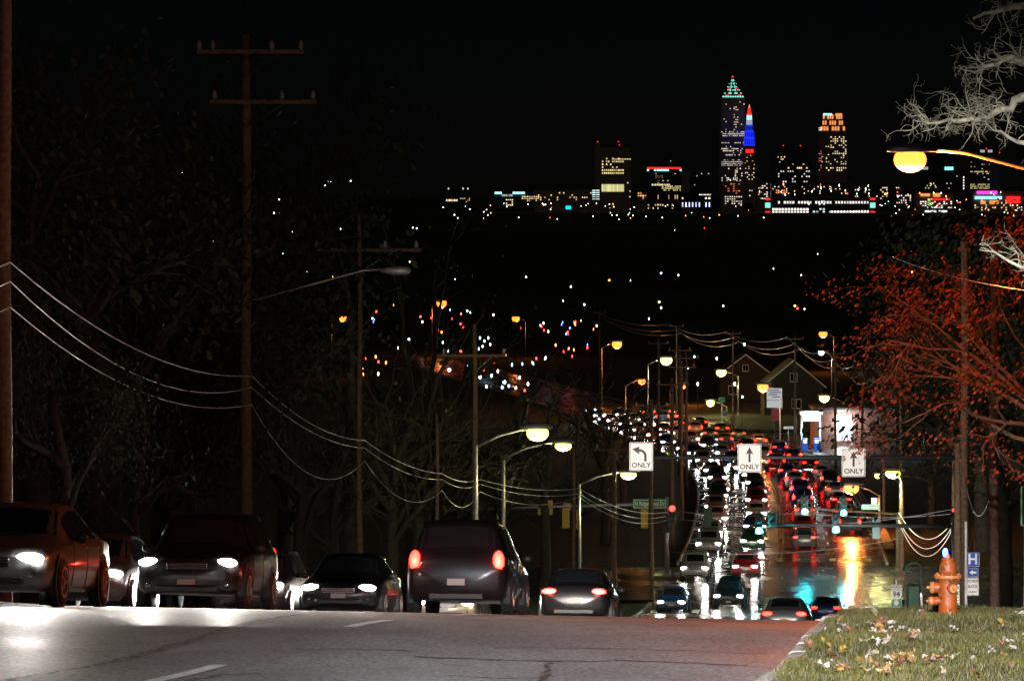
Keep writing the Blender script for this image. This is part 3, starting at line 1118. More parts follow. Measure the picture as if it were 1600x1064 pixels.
b.box(-0.15, 0.15, -0.006, -0.002, z - 0.15, z - 0.11)
b.build('caption_bar', M['sign_white'], s)

# hospital sign group
dd = 118.0
c = P(1520, 900, dd)
gz = ground_z(c.x, dd)
s = empty('hospital_sign_post', (c.x, dd, gz), label='post with blue H sign, blue arrow and DO NOT BLOCK DRIVEWAY', cat='road sign')
post(s, 0, P(0, 815, dd).z - gz, 'galv', 0.03, -0.19, 0.02)
z = P(0, 874, dd).z - gz
plate('plate', 0.375, 0.4, M['sign_blue'], s, (0, 0, z), 0.01, 0.03, M['sign_white'])
text_part('lettering', 'H', 0.40, M['sign_white'], s, (0, -0.006, z), sx=0.95)
z = P(0, 894, dd).z - gz
plate('plate', 0.32, 0.25, M['sign_blue'], s, (0, 0, z), 0.01, 0.02, M['sign_white'])
poly_xz('arrow', [(x, z + q) for x, q in [(-0.1, 0), (0.0, 0.07), (0.0, 0.028), (0.1, 0.028), (0.1, -0.028), (0.0, -0.028), (0.0, -0.07)][::-1]], M['sign_white'], s, -0.006)
z = P(0, 916, dd).z - gz
plate('plate', 0.33, 0.5, M['sign_white'], s, (0, 0, z), 0.01, 0.02, M['sign_black'])
for k, (tx, sz, q) in enumerate((('DO NOT', 0.105, 0.15), ('BLOCK', 0.115, 0.0), ('DRIVEWAY', 0.07, -0.15))):
    text_part('lettering', tx, sz, M['sign_black'], s, (0, -0.006, z + q), sx=0.72 if k < 2 else 0.68)
# small green marker sign behind the hydrant
dd = 74.0
c = P(1495, 928, dd)
gz = ground_z(c.x, dd)
s = empty('marker_sign', (c.x, dd, gz), label='narrow green and white sign close behind the hydrant', cat='road sign')
post(s, 0, P(0, 915, dd).z - gz, 'galv', 0.015)
z = P(0, 929, dd).z - gz
plate('plate', 0.1, 0.36, M['sign_green'], s, (0, 0, z), 0.006, 0.015, M['sign_white'])
b = MB()
b.lathe([(0.03, 0.0), (0.03, -0.003), (0.02, -0.004)], (0, -0.002, z + 0.08), 14, axis='y')
b.build('emblem', M['sign_white'], s)
for q in (-0.02, -0.07, -0.12):
    b = MB()
    b.box(-0.03, 0.03, -0.006, -0.002, z + q - 0.012, z + q + 0.012)
    b.build('caption_bar', M['sign_white'], s)
# green sign cut by the right edge
dd = 90.0
c = P(1601, 790, dd)
gz = ground_z(c.x, dd)
s = empty('street_sign', (c.x, dd, gz), label='green upright sign cut off by the right photo edge', cat='road sign')
post(s, 0, P(0, 760, dd).z - gz, 'galv', 0.02)
plate('plate', 0.18, 0.86, M['sign_green'], s, (0, 0, c.z - gz), 0.01, 0.02, M['sign_white'])
# slender delineator left of the hydrant
dd = 62.0
c = P(1444, 930, dd)
gz = ground_z(c.x, dd)
s = empty('marker_post', (c.x, dd, gz), (0, R(-5), 0), label='slim pale marker post leaning left of the hydrant', cat='post')
b = MB()
b.tube([(0, 0, -0.1), (0, 0, 0.5)], [0.02, 0.018], 8)
b.build('shaft', M['concrete'], s, True)
b = MB()
b.tube([(0, 0, 0.505), (0, 0, 0.56)], [0.023, 0.01], 8)
b.build('cap', M['sign_white'], s, True)

# ================================================================== HYDRANT
dd = 54.0
hx = px_lat(1481, dd)
hz = lawn_z(hx, dd) - 0.02
hy = empty('fire_hydrant', (hx, dd, hz), label='chipped orange fire hydrant standing at the back of the lawn', cat='fire hydrant')
k = (P(0, 866, dd).z - hz) / 0.76
b = MB()
b.lathe([(0.16, 0.0), (0.16, 0.04), (0.115, 0.045), (0.112, 0.25), (0.118, 0.3), (0.112, 0.36), (0.11, 0.47)], seg=24)
b.build('barrel', M['hydrant'], hy, True)
b = MB()
b.lathe([(0.11, 0.47), (0.165, 0.475), (0.17, 0.495), (0.165, 0.515), (0.11, 0.52)], seg=24)
fl = b.build('flange', M['hydrant_cap'], hy)
for i in range(8):
    b = MB()
    a = i * math.pi / 4 + 0.2
    b.lathe([(0.014, 0.46), (0.014, 0.535), (0.006, 0.54)], (0.143 * math.cos(a), 0.143 * math.sin(a), 0), 6)
    b.build('bolt', M['hydrant'], fl)
b = MB()
b.lathe([(0.105, 0.52), (0.106, 0.58), (0.1, 0.63), (0.085, 0.67), (0.066, 0.69), (0.075, 0.695), (0.075, 0.71), (0.03, 0.715)], seg=24)
b.build('bonnet', M['hydrant'], hy, True)
b = MB()
b.lathe([(0.028, 0.715), (0.025, 0.76), (0.018, 0.765)], seg=5)
b.build('operating_nut', M['hydrant_cap'], hy)


def nozzle(z, r, reach, ang):
    q = Matrix.Rotation(ang, 4, 'Z')
    b = MB()
    b.lathe([(r, 0.09), (r, reach - 0.05), (r * 1.2, reach - 0.05), (r * 1.2, reach)], (0, 0, z), 16, axis='x')
    b.v = [tuple(q @ Vector(v)) for v in b.v]
    n = b.build('nozzle', M['hydrant'], hy)
    b = MB()
    b.lathe([(r * 1.3, reach + 0.003), (r * 1.35, reach + 0.02), (r * 1.1, reach + 0.05), (r * 0.4, reach + 0.055), (r * 0.35, reach + 0.085)], (0, 0, z), 12, axis='x')
    b.v = [tuple(q @ Vector(v)) for v in b.v]
    b.build('cap', M['hydrant_cap'], n)


nozzle(0.36, 0.055, 0.17, R(180))
nozzle(0.2, 0.042, 0.19, R(190))
nozzle(0.36, 0.045, 0.15, R(-75))
hy.scale = (k, k, k)

# ================================================================== SMALL THINGS BEHIND THE LAWN
dd = 150.0
c = P(1427, 905, dd)
gz = ground_z(c.x, dd)
s = empty('bin_shelter', (c.x, dd, gz), label='dark green canopy shelter behind the route marker', cat='shelter')
top = P(0, 891, dd).z - gz
b = MB()
rings = []
for i in range(9):
    u = -1 + 2 * i / 8
    zz = top + 0.28 * (1 - u * u)
    rings.append([(u * 0.37, -0.4, zz), (u * 0.37, 0.4, zz), (u * 0.37, 0.4, zz + 0.05), (u * 0.37, -0.4, zz + 0.05)])
b.rings(rings)
b.build('canopy', M['plastic_green'], s, True)
for u in (-0.27, 0.27):
    b = MB()
    b.box(u - 0.025, u + 0.025, -0.03, 0.03, 0, top + 0.03)
    b.build('post', M['darkmetal'], s)
b = MB()
b.box(-0.22, 0.22, -0.25, 0.25, 0.0, top - 0.5, 0, 0.05)
b.build('bin', M['plastic_green'], s)
dd = 160.0
c = P(1477, 863, dd)
gz = ground_z(c.x, dd)
s = empty('blue_light_post', (c.x, dd, gz), label='slim post with glowing blue lamp above the hydrant', cat='lamp post')
b = MB()
b.tube([(0, 0, 0), (0, 0, c.z - gz - 0.15)], 0.04, 8)
b.build('post', M['darkmetal'], s, True)
b = MB()
b.lathe([(0.06, -0.16), (0.09, -0.1), (0.1, 0.05), (0.05, 0.16)], (0, 0, c.z - gz), 10)
b.build('lens', M['blue_lamp'], s, True)

# ================================================================== TREES
def grow(b, p, dr, ln, rad, depth, tips, r, spread=0.55, droop=0.0, nseg=4, kids=(2, 3), shrink=0.72, wob=0.18, seg=5):
    pts, rads = [p.copy()], [rad]
    v = dr.normalized()
    for i in range(nseg):
        v = (v + Vector((r.gauss(0, wob), r.gauss(0, wob), r.gauss(0, wob) - droop))).normalized()
        p = p + v * (ln / nseg)
        pts.append(p.copy())
        rads.append(rad * (1 - 0.38 * (i + 1) / nseg))
    b.tube(pts, rads, seg if depth > 1 else 4, 0, False)
    if depth <= 0:
        tips.append((p, v))
        return
    tips.append((pts[nseg // 2], v))
    for k in range(r.randint(*kids)):
        w = (v + Vector((r.gauss(0, spread), r.gauss(0, spread), r.gauss(0, spread) + 0.1))).normalized()
        s = r.randint(max(1, nseg - 2), nseg)
        grow(b, pts[s], w, ln * shrink * r.uniform(0.75, 1.2), rads[s] * 0.66, depth - 1, tips, r, spread, droop, nseg, kids, shrink, wob, seg)


def leaf_cloud(tips, r, per, rad, size, squash=0.8):
    b = MB()
    for p, v in tips:
        for k in range(per):
            q = p + Vector((r.gauss(0, rad), r.gauss(0, rad), r.gauss(0, rad * squash)))
            n = Vector((r.gauss(0, 1), r.gauss(0, 1), r.gauss(0, 1))).normalized()
            u = n.orthogonal().normalized()
            w = n.cross(u)
            s = size * r.uniform(0.6, 1.3)
            b.quad(q - u * s, q - w * s * 0.5, q + u * s, q + w * s * 0.5)
    return b


protos = []
for k in range(3):
    r = random.Random(40 + k)
    b = MB()
    tips = []
    b.tube([(0, 0, -0.5), (0.1, 0, 1.0), (0.05, 0.05, 2.6)], [0.3, 0.24, 0.2], 8, 0, False)
    grow(b, Vector((0.05, 0.05, 2.5)), Vector((0, 0, 1)), 2.6, 0.2, 4, tips, r, 0.5, -0.02)
    for a in range(4):
        grow(b, Vector((0.05, 0.05, 2.2 + 0.35 * a)), Vector((math.cos(a * 1.7 + k), math.sin(a * 1.7 + k), 0.7)), 2.0, 0.11, 3, tips, r, 0.5)
    hgt = max(p.z for p, v in tips)
    tm = b.mesh('trunk', M['dark_bark'], True)
    lc = leaf_cloud(tips, r, 30 if k < 2 else 3, 0.42, 0.075).mesh('crown', M['dark_leaf'])
    protos.append((tm, lc, hgt))


def dark_tree(x, d, h, kk, label, group, wide=1.0, crown=True, k=None):
    k = kk if k is None else k
    tm, lc, hg = protos[k % 3]
    t = empty('tree', (x, d, ground_z(x, d)), (0, 0, rnd.random() * 6.28), label, 'tree', group)
    s = h / hg
    t.scale = (s * wide, s * wide, s)
    link('trunk', tm, t)
    if crown:
        link('crown', lc, t)
    return t


LT = [(60, 112, 60, 'leftmost'), (150, 124, 20, 'second from left'), (255, 140, 62, 'third from left'), (330, 152, 110, 'fourth from left, behind the double crossarm pole'), (450, 178, 188, 'fifth from left'), (545, 195, 194, 'sixth from left'), (622, 220, 232, 'seventh from left'), (690, 245, 268, 'eighth from left')]
for i, (x, dd, yt, wd) in enumerate(LT):
    X = px_lat(x, dd)
    dark_tree(X, dd, P(0, yt, dd).z - ground_z(X, dd), i, 'black tree silhouette against the night sky, %s' % wd, 'dark trees on the left slope', 0.8, k=None if i < 4 else 2)
LT2 = [(100, 103, 420), (210, 113, 380), (300, 128, 400), (470, 160, 470), (520, 172, 430), (610, 190, 520), (655, 205, 470), (720, 232, 520), (780, 250, 530), (850, 275, 560), (905, 300, 560), (945, 318, 545), (972, 345, 570)]
for i, (x, dd, yt) in enumerate(LT2):
    X = px_lat(x, dd)
    dark_tree(X, dd, P(0, yt, dd).z - ground_z(X, dd), i + 1, 'low dark tree in the shadow left of the road, number %s counted from the left' % ['one', 'two', 'three', 'four', 'five', 'six', 'seven', 'eight', 'nine', 'ten', 'eleven', 'twelve', 'thirteen'][i], 'dark trees on the left slope', 0.7, crown=(i < 3))
RT = [(1560, 230, 400, 'behind the rust leaved tree at the right edge'), (1610, 200, 360, 'cut off by the right edge behind the green sign'), (1455, 345, 520, 'behind the drooping cables'), (1535, 310, 470, 'behind the brown pole and the hospital sign')]
for i, (x, dd, yt, wd) in enumerate(RT):
    X = px_lat(x, dd)
    dark_tree(X, dd, P(0, yt, dd).z - ground_z(X, dd), i, 'dark tree %s' % wd, 'dark trees right of the road', 0.9)

# rust leaved tree under the orange lamp
r = random.Random(77)
dd = 76.0
X = px_lat(1625, dd)
gz = ground_z(X, dd)
t = empty('oak_tree', (X, dd, gz), label='rust leaved young oak glowing orange under the street lamp', cat='tree')
b = MB()
tips = []
b.tube([(0, 0, -0.3), (0.02, 0, 0.8), (-0.03, 0, 2.4), (-0.1, 0, 4.3)], [0.16, 0.13, 0.11, 0.08], 8, 0, False)
for (zz, dx, dy, dz, ln) in ((1.7, -1, 0.1, 0.25, 1.35), (1.9, -0.9, -0.5, 0.45, 1.2), (2.2, -1, 0.3, 0.75, 1.35), (2.3, -0.7, -0.2, 1.1, 1.4), (2.4, -0.35, 0.3, 1.5, 1.5), (2.4, 0.3, 0.1, 1.4, 1.4), (2.1, 0.9, 0.2, 0.7, 1.2), (1.8, 0.8, -0.5, 0.4, 1.1), (2.3, -1.0, 0.0, 1.0, 1.7), (2.4, -0.6, 0.0, 1.3, 1.7)):
    grow(b, Vector((-0.08, 0, zz + 1.7)), Vector((dx, dy, dz)), ln * 1.22, 0.05, 4, tips, r, 0.42, 0.01, 4, (2, 3), 0.68, 0.16, 5)
b.build('trunk', M['bark'], t, True)
tips2 = [q for q in tips if r.random() < 0.8]
lb = leaf_cloud([q for q in tips2 if r.random() < 0.85], r, 13, 0.16, 0.045)
lb.build('crown', M['rust_leaf'], t)

# pale gnarled branches reaching in at the top right: a tree that stands right of the frame
r = random.Random(21)
dd = 42.0
X = 8.4
gz = ground_z(X, dd)
t = empty('bare_tree', (X, dd, gz), label='pale gnarled bare branches reaching in at the top right corner', cat='tree')
b = MB()
tips = []
topz = H - gz
b.tube([(0, 0, -0.3), (0.05, 0, 1.5), (-0.05, 0.05, 3.2), (-0.2, 0, 4.6), (-0.3, 0, 6.2)], [0.26, 0.22, 0.19, 0.16, 0.12], 10, 0, False)


def limb(p0, p1, r0, r1, n=9, j=0.05):
    pts = []
    for i in range(n + 1):
        q = Vector(p0).lerp(Vector(p1), i / n)
        if 0 < i < n:
            q += Vector((r.gauss(0, j), r.gauss(0, j), r.gauss(0, j)))
        pts.append(q)
    b.tube(pts, [r0 + (r1 - r0) * i / n for i in range(n + 1)], 7, 0, False)
    return pts


def loc_px(x, y, off=0.0):
    p = P(x, y, dd + off)
    return Vector((p.x - X, p.y - dd, p.z - gz))


L1 = limb((-0.2, 0, 5.0), loc_px(1610, 150), 0.10, 0.05) + limb(loc_px(1610, 150), loc_px(1540, 185), 0.05, 0.028, 6, 0.02) + limb(loc_px(1540, 185), loc_px(1440, 190), 0.028, 0.010, 7, 0.025)
L2 = limb((-0.25, 0.2, 5.4), loc_px(1605, 92, 0.5), 0.09, 0.045) + limb(loc_px(1605, 92, 0.5), loc_px(1530, 108, 0.4), 0.045, 0.016, 6, 0.02)
L3 = limb((-0.1, -0.2, 4.6), loc_px(1620, 235, -0.4), 0.07, 0.03) + limb(loc_px(1620, 235, -0.4), loc_px(1556, 205, -0.3), 0.03, 0.01, 6, 0.02)
L4 = limb((-0.3, 0.1, 6.0), loc_px(1610, 5, 0.2), 0.07, 0.04) + limb(loc_px(1610, 5, 0.2), loc_px(1520, 30, 0.2), 0.04, 0.012, 6, 0.02)
L5 = limb((0, -0.2, 4.3), loc_px(1630, 430, -0.5), 0.06, 0.025) + limb(loc_px(1630, 430, -0.5), loc_px(1540, 392, -0.4), 0.025, 0.006, 7, 0.015)
tg = []
for L, dirs, nn in ((L1, Vector((-0.8, 0, 0.25)), 44), (L2, Vector((-0.9, 0, 0.2)), 30), (L3, Vector((-0.5, 0, 0.3)), 9), (L4, Vector((-0.9, 0, -0.15)), 20), (L5, Vector((-0.8, 0, 0.35)), 9)):
    far = L[-12:]
    for k in range(nn):
        p = r.choice(far)
        grow(b, p, dirs + Vector((r.gauss(0, 0.55), r.gauss(0, 0.5), r.gauss(0, 0.45))), r.uniform(0.14, 0.32), 0.0065, 2, tg, r, 0.75, 0.02, 5, (2, 3), 0.74, 0.42, 4)
b.build('branches', M['palebark'], t, True)

# ================================================================== CARS
def stations(kind):
    if kind == 'sedan':
        return [(-2.32, .40, .58, .64, .66, .55), (-2.2, .24, .66, .73, .80, .66), (-1.7, .2, .76, .86, .88, .74), (-1.05, .2, .84, .95, .91, .76), (-0.95, .2, .85, 1.0, .91, .72),
                (-.3, .2, .89, 1.37, .91, .60), (.15, .2, .91, 1.45, .91, .59), (.8, .2, .92, 1.42, .91, .58), (1.5, .2, .94, 1.12, .90, .66), (1.62, .2, .94, 1.05, .89, .70), (2.05, .24, .92, 1.02, .86, .70), (2.3, .32, .86, .95, .78, .64), (2.36, .42, .74, .80, .70, .55)]
    if kind == 'suv':
        return [(-2.32, .44, .72, .82, .70, .60), (-2.2, .3, .82, .92, .86, .72), (-1.7, .28, .92, 1.04, .92, .78), (-1.1, .28, .98, 1.10, .94, .80), (-1.0, .28, 1.0, 1.15, .94, .76),
                (-.45, .28, 1.04, 1.62, .94, .66), (0, .28, 1.06, 1.72, .94, .66), (.9, .28, 1.07, 1.72, .94, .66), (1.9, .28, 1.08, 1.66, .93, .64), (2.2, .3, 1.08, 1.2, .91, .72), (2.3, .36, 1.0, 1.08, .86, .72), (2.36, .46, .84, .9, .78, .62)]
    return [(-2.02, .40, .62, .68, .66, .56), (-1.9, .25, .70, .78, .80, .66), (-1.5, .2, .80, .92, .86, .72), (-1.0, .2, .86, .98, .88, .74), (-.9, .2, .87, 1.03, .88, .70),
            (-.3, .2, .91, 1.42, .88, .60), (.15, .2, .93, 1.51, .88, .59), (.9, .2, .94, 1.49, .88, .58), (1.55, .22, .96, 1.38, .86, .56), (1.85, .26, .95, 1.05, .83, .62), (1.95, .36, .84, .92, .76, .58)]


def make_car(kind):
    st = stations(kind)
    ys = [s[0] for s in st]
    fs = [curve1([(s[0], s[i]) for s in st]) for i in range(1, 6)]

    def lin(i, y):
        for a, c in zip(st[:-1], st[1:]):
            if y <= c[0]:
                t = (y - a[0]) / (c[0] - a[0])
                return a[i] + (c[i] - a[i]) * t
        return st[-1][i]

    def half(y):
        zb, zs, zt, w, wt = [0.5 * lin(i, y) + 0.5 * fs[i - 1](y) for i in range(1, 6)]
        mid = zb + 0.5 * (zs - zb)
        return [(0, zb), (w * .84, zb), (w * .96, zb + .09), (w, mid), (w * .985, zs - .04), (w * .955, zs), ((w * .93 + wt) / 2 + .015, (zs + zt - .05) / 2), (wt + .02, zt - .05), (wt * .9, zt - .012), (wt * .5, zt + .008), (0, zt + .012)]
    root = empty('car')
    b = MB()
    yy = []
    for a, c in zip(ys[:-1], ys[1:]):
        n = 3 if c - a > 0.3 else 2
        yy += [a + (c - a) * i / n for i in range(n)]
    yy.append(ys[-1])
    rings = []
    for y in yy:
        h = half(y)
        rings.append([(x, y, z) for x, z in h] + [(-x, y, z) for x, z in reversed(h[1:-1])])
    b.rings([list(reversed(rg_)) for rg_ in rings], 0)
    b.build('body', M['paint_silver_car'], root, True)
    Lf, Lr = ys[0], ys[-1]

    def patch(name, m, y0, y1, fn, n=5, k=5, parent=None):
        b = MB()
        for i in range(n + 1):
            for j in range(k + 1):
                b.v.append(fn(y0 + (y1 - y0) * i / n, j / k))
        for i in range(n):
            for j in range(k):
                a = i * (k + 1) + j
                b.face((a, a + 1, a + k + 2, a + k + 1))
        return b.build(name, m, parent or root, True)

    def topfn(y, t):                      # across the car on the upper surface
        h = half(y)
        w = h[7][0] - 0.03
        u = -1 + 2 * t
        x = u * w
        z = h[10][1] + 0.010 - 0.055 * abs(u) ** 3
        return (x, y, z + 0.006)
    if kind == 'sedan':
        cw, cr_ = (-0.93, -0.36), (.92, 1.55)
        sw = ((-.55, .22), (.30, 1.08))
        wb, rw_ = (-1.42, 1.4), .33
    elif kind == 'suv':
        cw, cr_ = (-0.98, -0.5), (1.93, 2.17)
        sw = ((-.6, .3), (.38, 1.65))
        wb, rw_ = (-1.42, 1.42), .37
    else:
        cw, cr_ = (-0.88, -0.36), (1.56, 1.82)
        sw = ((-.5, .25), (.33, 1.2))
        wb, rw_ = (-1.28, 1.25), .31
    patch('windscreen', M['glass'], cw[0], cw[1], topfn)
    patch('rear_window', M['glass'], cr_[0], cr_[1], topfn)
    for s in (-1, 1):
        for y0, y1 in sw:
            def sf(y, t, s=s):
                h = half(y)
                a, c = h[5], h[7]
                q = 0.1 + 0.8 * t
                return (s * (a[0] + (c[0] - a[0]) * q + 0.014), y, a[1] + (c[1] - a[1]) * q)
            patch('side_window', M['glass'], y0, y1, sf, 4, 3)
        for y in wb:
            w = half(y)[3][0]
            b = MB()
            b.lathe([(rw_ + .07, -0.1), (rw_ + .07, 0.004)], (s * w if s > 0 else -w, y, rw_ + .02), 18, axis='x')
            if s < 0:
                b.v = [(-2 * w - v[0], v[1], v[2]) if False else (v[0] + 0.096, v[1], v[2]) for v in b.v]
            b.build('wheel_arch', M['black_trim'], root)
            b = MB()
            b.lathe([(rw_ * .6, -0.1), (rw_ * .92, -0.11), (rw_, -0.07), (rw_, 0.07), (rw_ * .92, 0.11), (rw_ * .6, 0.1)], (s * (w - .07), y, rw_), 20, axis='x')
            wh = b.build('wheel', M['tyre'], root, True)
            b = MB()
            fx = s * (w - .07 + .085)
            b.lathe([(rw_ * .66, 0.0), (rw_ * .66, s * .03), (rw_ * .56, s * .03), (rw_ * .54, 0.0)], (fx, y, rw_), 16, axis='x')
            b.lathe([(rw_ * .14, 0.0), (rw_ * .12, s * .03)], (fx, y, rw_), 8, axis='x')
            for q in range(5):
                a = q * 2 * math.pi / 5
                b.tube([(fx + s * .008, y + rw_ * .1 * math.cos(a), rw_ + rw_ * .1 * math.sin(a)), (fx + s * .008, y + rw_ * .58 * math.cos(a), rw_ + rw_ * .58 * math.sin(a))], [rw_ * .09, rw_ * .07], 5)
            b.build('rim', M['rim'], wh)
        hf = half(Lf + .18)
        b = MB()
        zl = hf[5][1] - 0.03
        b.ball((s * (hf[3][0] - .22), Lf + .10, zl), (.20, .11, .075), 12, 8)
        b.build('headlight', M['head_light'], root, True)
        hr = half(Lr - .15)
        b = MB()
        if kind == 'suv':
            b.ball((s * (hr[3][0] - .14), Lr - .09, hr[5][1] - .08), (.11, .1, .2), 10, 8)
        else:
            b.ball((s * (hr[3][0] - .22), Lr - .08, hr[5][1] - .06), (.2, .1, .085), 12, 8)
        b.build('tail_light', M['tail_light'], root, True)
        b = MB()
        b.ball((s * (hf[3][0] - .2), Lf + .1, .42), (.07, .09, .05), 8, 6)
        b.build('fog_light', M['chrome'], root, True)
        ym = cw[0] + .35
        hm = half(ym)
        b = MB()
        b.ball((s * (hm[5][0] + .12), ym, hm[5][1] + .07), (.1, .06, .07), 8, 6)
        b.build('mirror', M['black_trim'], root, True)
    hf = half(Lf + .1)
    b = MB()
    b.box(-.36, .36, Lf - .02, Lf + .12, hf[5][1] - .12, hf[5][1] + .01, 0, .02)
    gr = b.build('grille', M['black_trim'], root)
    for q in range(3):
        b = MB()
        zq = hf[5][1] - .095 + .04 * q
        b.box(-.34, .34, Lf - .032, Lf - .021, zq - .007, zq + .007)
        b.build('grille_bar', M['chrome'], gr)
    for s in (-1, 1):
        for yd in (sw[0][0] - .12, sw[0][1] + .04, sw[1][1] + .05):
            hd_ = half(yd)
            b = MB()
            b.tube([(s * (hd_[j][0] + .002), yd, hd_[j][1]) for j in (2, 3, 4, 5)], .006, 4)
            b.build('door_seam', M['black_trim'], root)
        for yd in (sw[0][1] - .16, sw[1][1] - .2):
            hd_ = half(yd)
            b = MB()
            b.tube([(s * (hd_[4][0] + .025), yd - .08, hd_[4][1] - .04), (s * (hd_[4][0] + .03), yd + .08, hd_[4][1] - .04)], .014, 5)
            b.build('door_handle', M['chrome'], root)
        b = MB()
        p0, p1 = topfn(cw[0] + .03, .5 + .04 * s), topfn(cw[0] + .2, .5 + .36 * s if s < 0 else .5 + .02)
        if s > 0:
            p0 = topfn(cw[0] + .03, .82)
        b.tube([(p0[0], p0[1], p0[2] + .012), (p1[0], p1[1], p1[2] + .012)], .008, 4)
        b.build('wiper', M['black_trim'], root)
    b = MB()
    b.box(-.55, .55, Lf - .03, Lf + .15, .3, .4, 0, .02)
    b.build('bumper_intake', M['black_trim'], root)
    b = MB()
    b.box(-.16, .16, Lf - .045, Lf - .025, .43, .53)
    b.build('licence_plate', M['plate'], root)
    hr = half(Lr - .1)
    b = MB()
    b.box(-.5, .5, Lr - .12, Lr + .03, .3, .42, 0, .02)
    b.build('rear_bumper', M['black_trim'], root)
    b = MB()
    b.box(-.16, .16, Lr + .002, Lr + .02, .56, .68)
    b.build('licence_plate', M['plate'], root)
    return root


car_protos = {k: make_car(k) for k in ('sedan', 'suv', 'hatchback')}
used = set()


def place_car(kind, colr, d, off, outgoing, label, group, beams=0.0, tilt=2.0, tail=0.0):
    p = car_protos[kind]
    if kind in used:
        c = copy_tree(p)
    else:
        c = p
        used.add(kind)
    x = cy(d) + off
    e = 1.5
    hd = math.atan((cy(d + e) - cy(d - e)) / (2 * e))
    g = math.atan((road_z(x, d + e) - road_z(x, d - e)) / (2 * e))
    c.location = (x, d, road_z(x, d) + 0.005)
    if outgoing:
        c.rotation_euler = (-g, 0, math.pi - hd)
    else:
        c.rotation_euler = (g, 0, -hd)
    tag(c, label, 'car', group)
    for ch in c.children:
        if ch.name.split('.')[0] == 'body':
            ch.material_slots[0].link = 'OBJECT'
            ch.material_slots[0].material = M['paint_%s_car' % colr]
    if beams:
        BEAMS.append((c, beams * (1.5 if not outgoing else 1.0), tilt))
    if tail:
        TAILS.append((c, tail))
    return c


BEAMS, TAILS = [], []
ON = 'cars coming up the hill with headlights on'
OUT = 'cars driving down the hill with tail lights on'
place_car('sedan', 'grey', 60.5, -1.9, False, 'dark grey sedan with blazing headlights nearest the left photo edge', ON, 2200)
place_car('suv', 'black', 76.5, -2.0, False, 'black sport utility car with headlights, second in the near oncoming lane', ON, 7000)
place_car('hatchback', 'grey', 84.0, -5.4, False, 'grey hatchback with headlights in the far oncoming lane behind the first two cars', ON, 4400)
place_car('sedan', 'black', 95.0, -1.9, False, 'black sedan with headlights, third in the near oncoming lane', ON, 3600)
place_car('suv', 'grey', 104.0, -5.3, False, 'grey sport utility car with headlights at the brow in the far oncoming lane', ON, 3200)
place_car('sedan', 'tan', 116.0, -1.9, False, 'tan sedan just topping the brow with headlights showing', ON, 2400)
place_car('suv', 'black', 80.0, 2.3, True, 'black sport utility car with glowing tail lights heading down the hill', OUT, 20000, 0.5, 12)
place_car('sedan', 'black', 108.0, 2.2, True, 'sedan with tail lights just ahead of the sport utility car over the brow', OUT, 15000, 0.5, 8)

ORD = ['first', 'second', 'third', 'fourth', 'fifth', 'sixth', 'seventh', 'eighth', 'ninth', 'tenth', 'eleventh', 'twelfth', 'thirteenth', 'fourteenth', 'fifteenth', 'sixteenth', 'seventeenth', 'eighteenth', 'nineteenth', 'twentieth', 'twenty-first', 'twenty-second']
kinds = ['sedan', 'suv', 'hatchback', 'sedan', 'sedan', 'suv']
paints = ['silver', 'black', 'grey', 'white', 'blue', 'red', 'tan', 'green']
WORD = {'suv': 'sport utility car', 'sedan': 'sedan', 'hatchback': 'hatchback'}
rc = random.Random(5)
# queues below the brow
for lane, off, start in (('kerbside', -5.2, 259.0), ('inner', -1.9, 262.0)):
    d = start
    i = 0
    while d < 590 and i < 22:
        k, q = rc.choice(kinds), rc.choice(paints)
        place_car(k, q, d, off + rc.uniform(-0.15, 0.15), False, '%s %s, headlights on, %s from the intersection, %s oncoming lane' % (q, WORD[k], ORD[i], lane), ON)
        d += rc.uniform(20, 25) if d < 300 else rc.uniform(15, 19)
        i += 1
for lane, off, start in (('left', 1.9, 312.0), ('right', 5.2, 330.0)):
    d = start
    i = 0
    while d < 600 and i < 16:
        k, q = rc.choice(kinds), rc.choice(paints)
        place_car(k, q, d, off + rc.uniform(-0.15, 0.15), True, '%s %s, tail lights on, %s beyond the intersection, %s outgoing lane' % (q, WORD[k], ORD[i], lane), OUT)
        d += rc.uniform(15, 21)
        i += 1
place_car('sedan', 'blue', 243.0, 4.7, True, 'blue sedan with red tail lights waiting at the stop line before the signals', OUT, 30000, 0.4)
place_car('sedan', 'grey', 158.0, 6.0, True, 'roof and tail lights of a grey sedan showing over the brow', OUT, 2200, 0.6)
# lamps' own light for the nearest cars
for c, en, tilt in BEAMS:
    for ch in list(c.children):
        if ch.name.split('.')[0] == 'headlight':
            ctr = sum((Vector(v.co) for v in ch.data.vertices), Vector()) / len(ch.data.vertices)
            add_light('SPOT', 'beam', ch, (ctr.x, ctr.y - 0.16, ctr.z), en, (1.0, 0.92, 0.82), 0.06, R(70 if tilt > 1 else 46), (R(-90 + tilt), 0, 0 if tilt > 1 else R(-6)), 0.9)
for c, en in TAILS:
    for ch in list(c.children):
        if ch.name.split('.')[0] == 'tail_light':
            ctr = sum((Vector(v.co) for v in ch.data.vertices), Vector()) / len(ch.data.vertices)
            add_light('POINT', 'tail_glow', ch, (ctr.x, ctr.y + 0.2, ctr.z), en, (1.0, 0.05, 0.02), 0.06)

# light of the lamp beside the viewpoint
hd = [ch for ch in NEAR_LAMP.children if ch.name.startswith('lamp_head')][0]
add_light('SPOT', 'lamp_light', hd, (-2.6, 0.0, P(0, 0, 1).z * 0 + (H + 6.0 - NEAR_LAMP.location.z) - 0.25), 330000, (0.95, 0.97, 1.0), 0.12, R(25), (R(72.0), 0, R(-3.5)), 0.9)


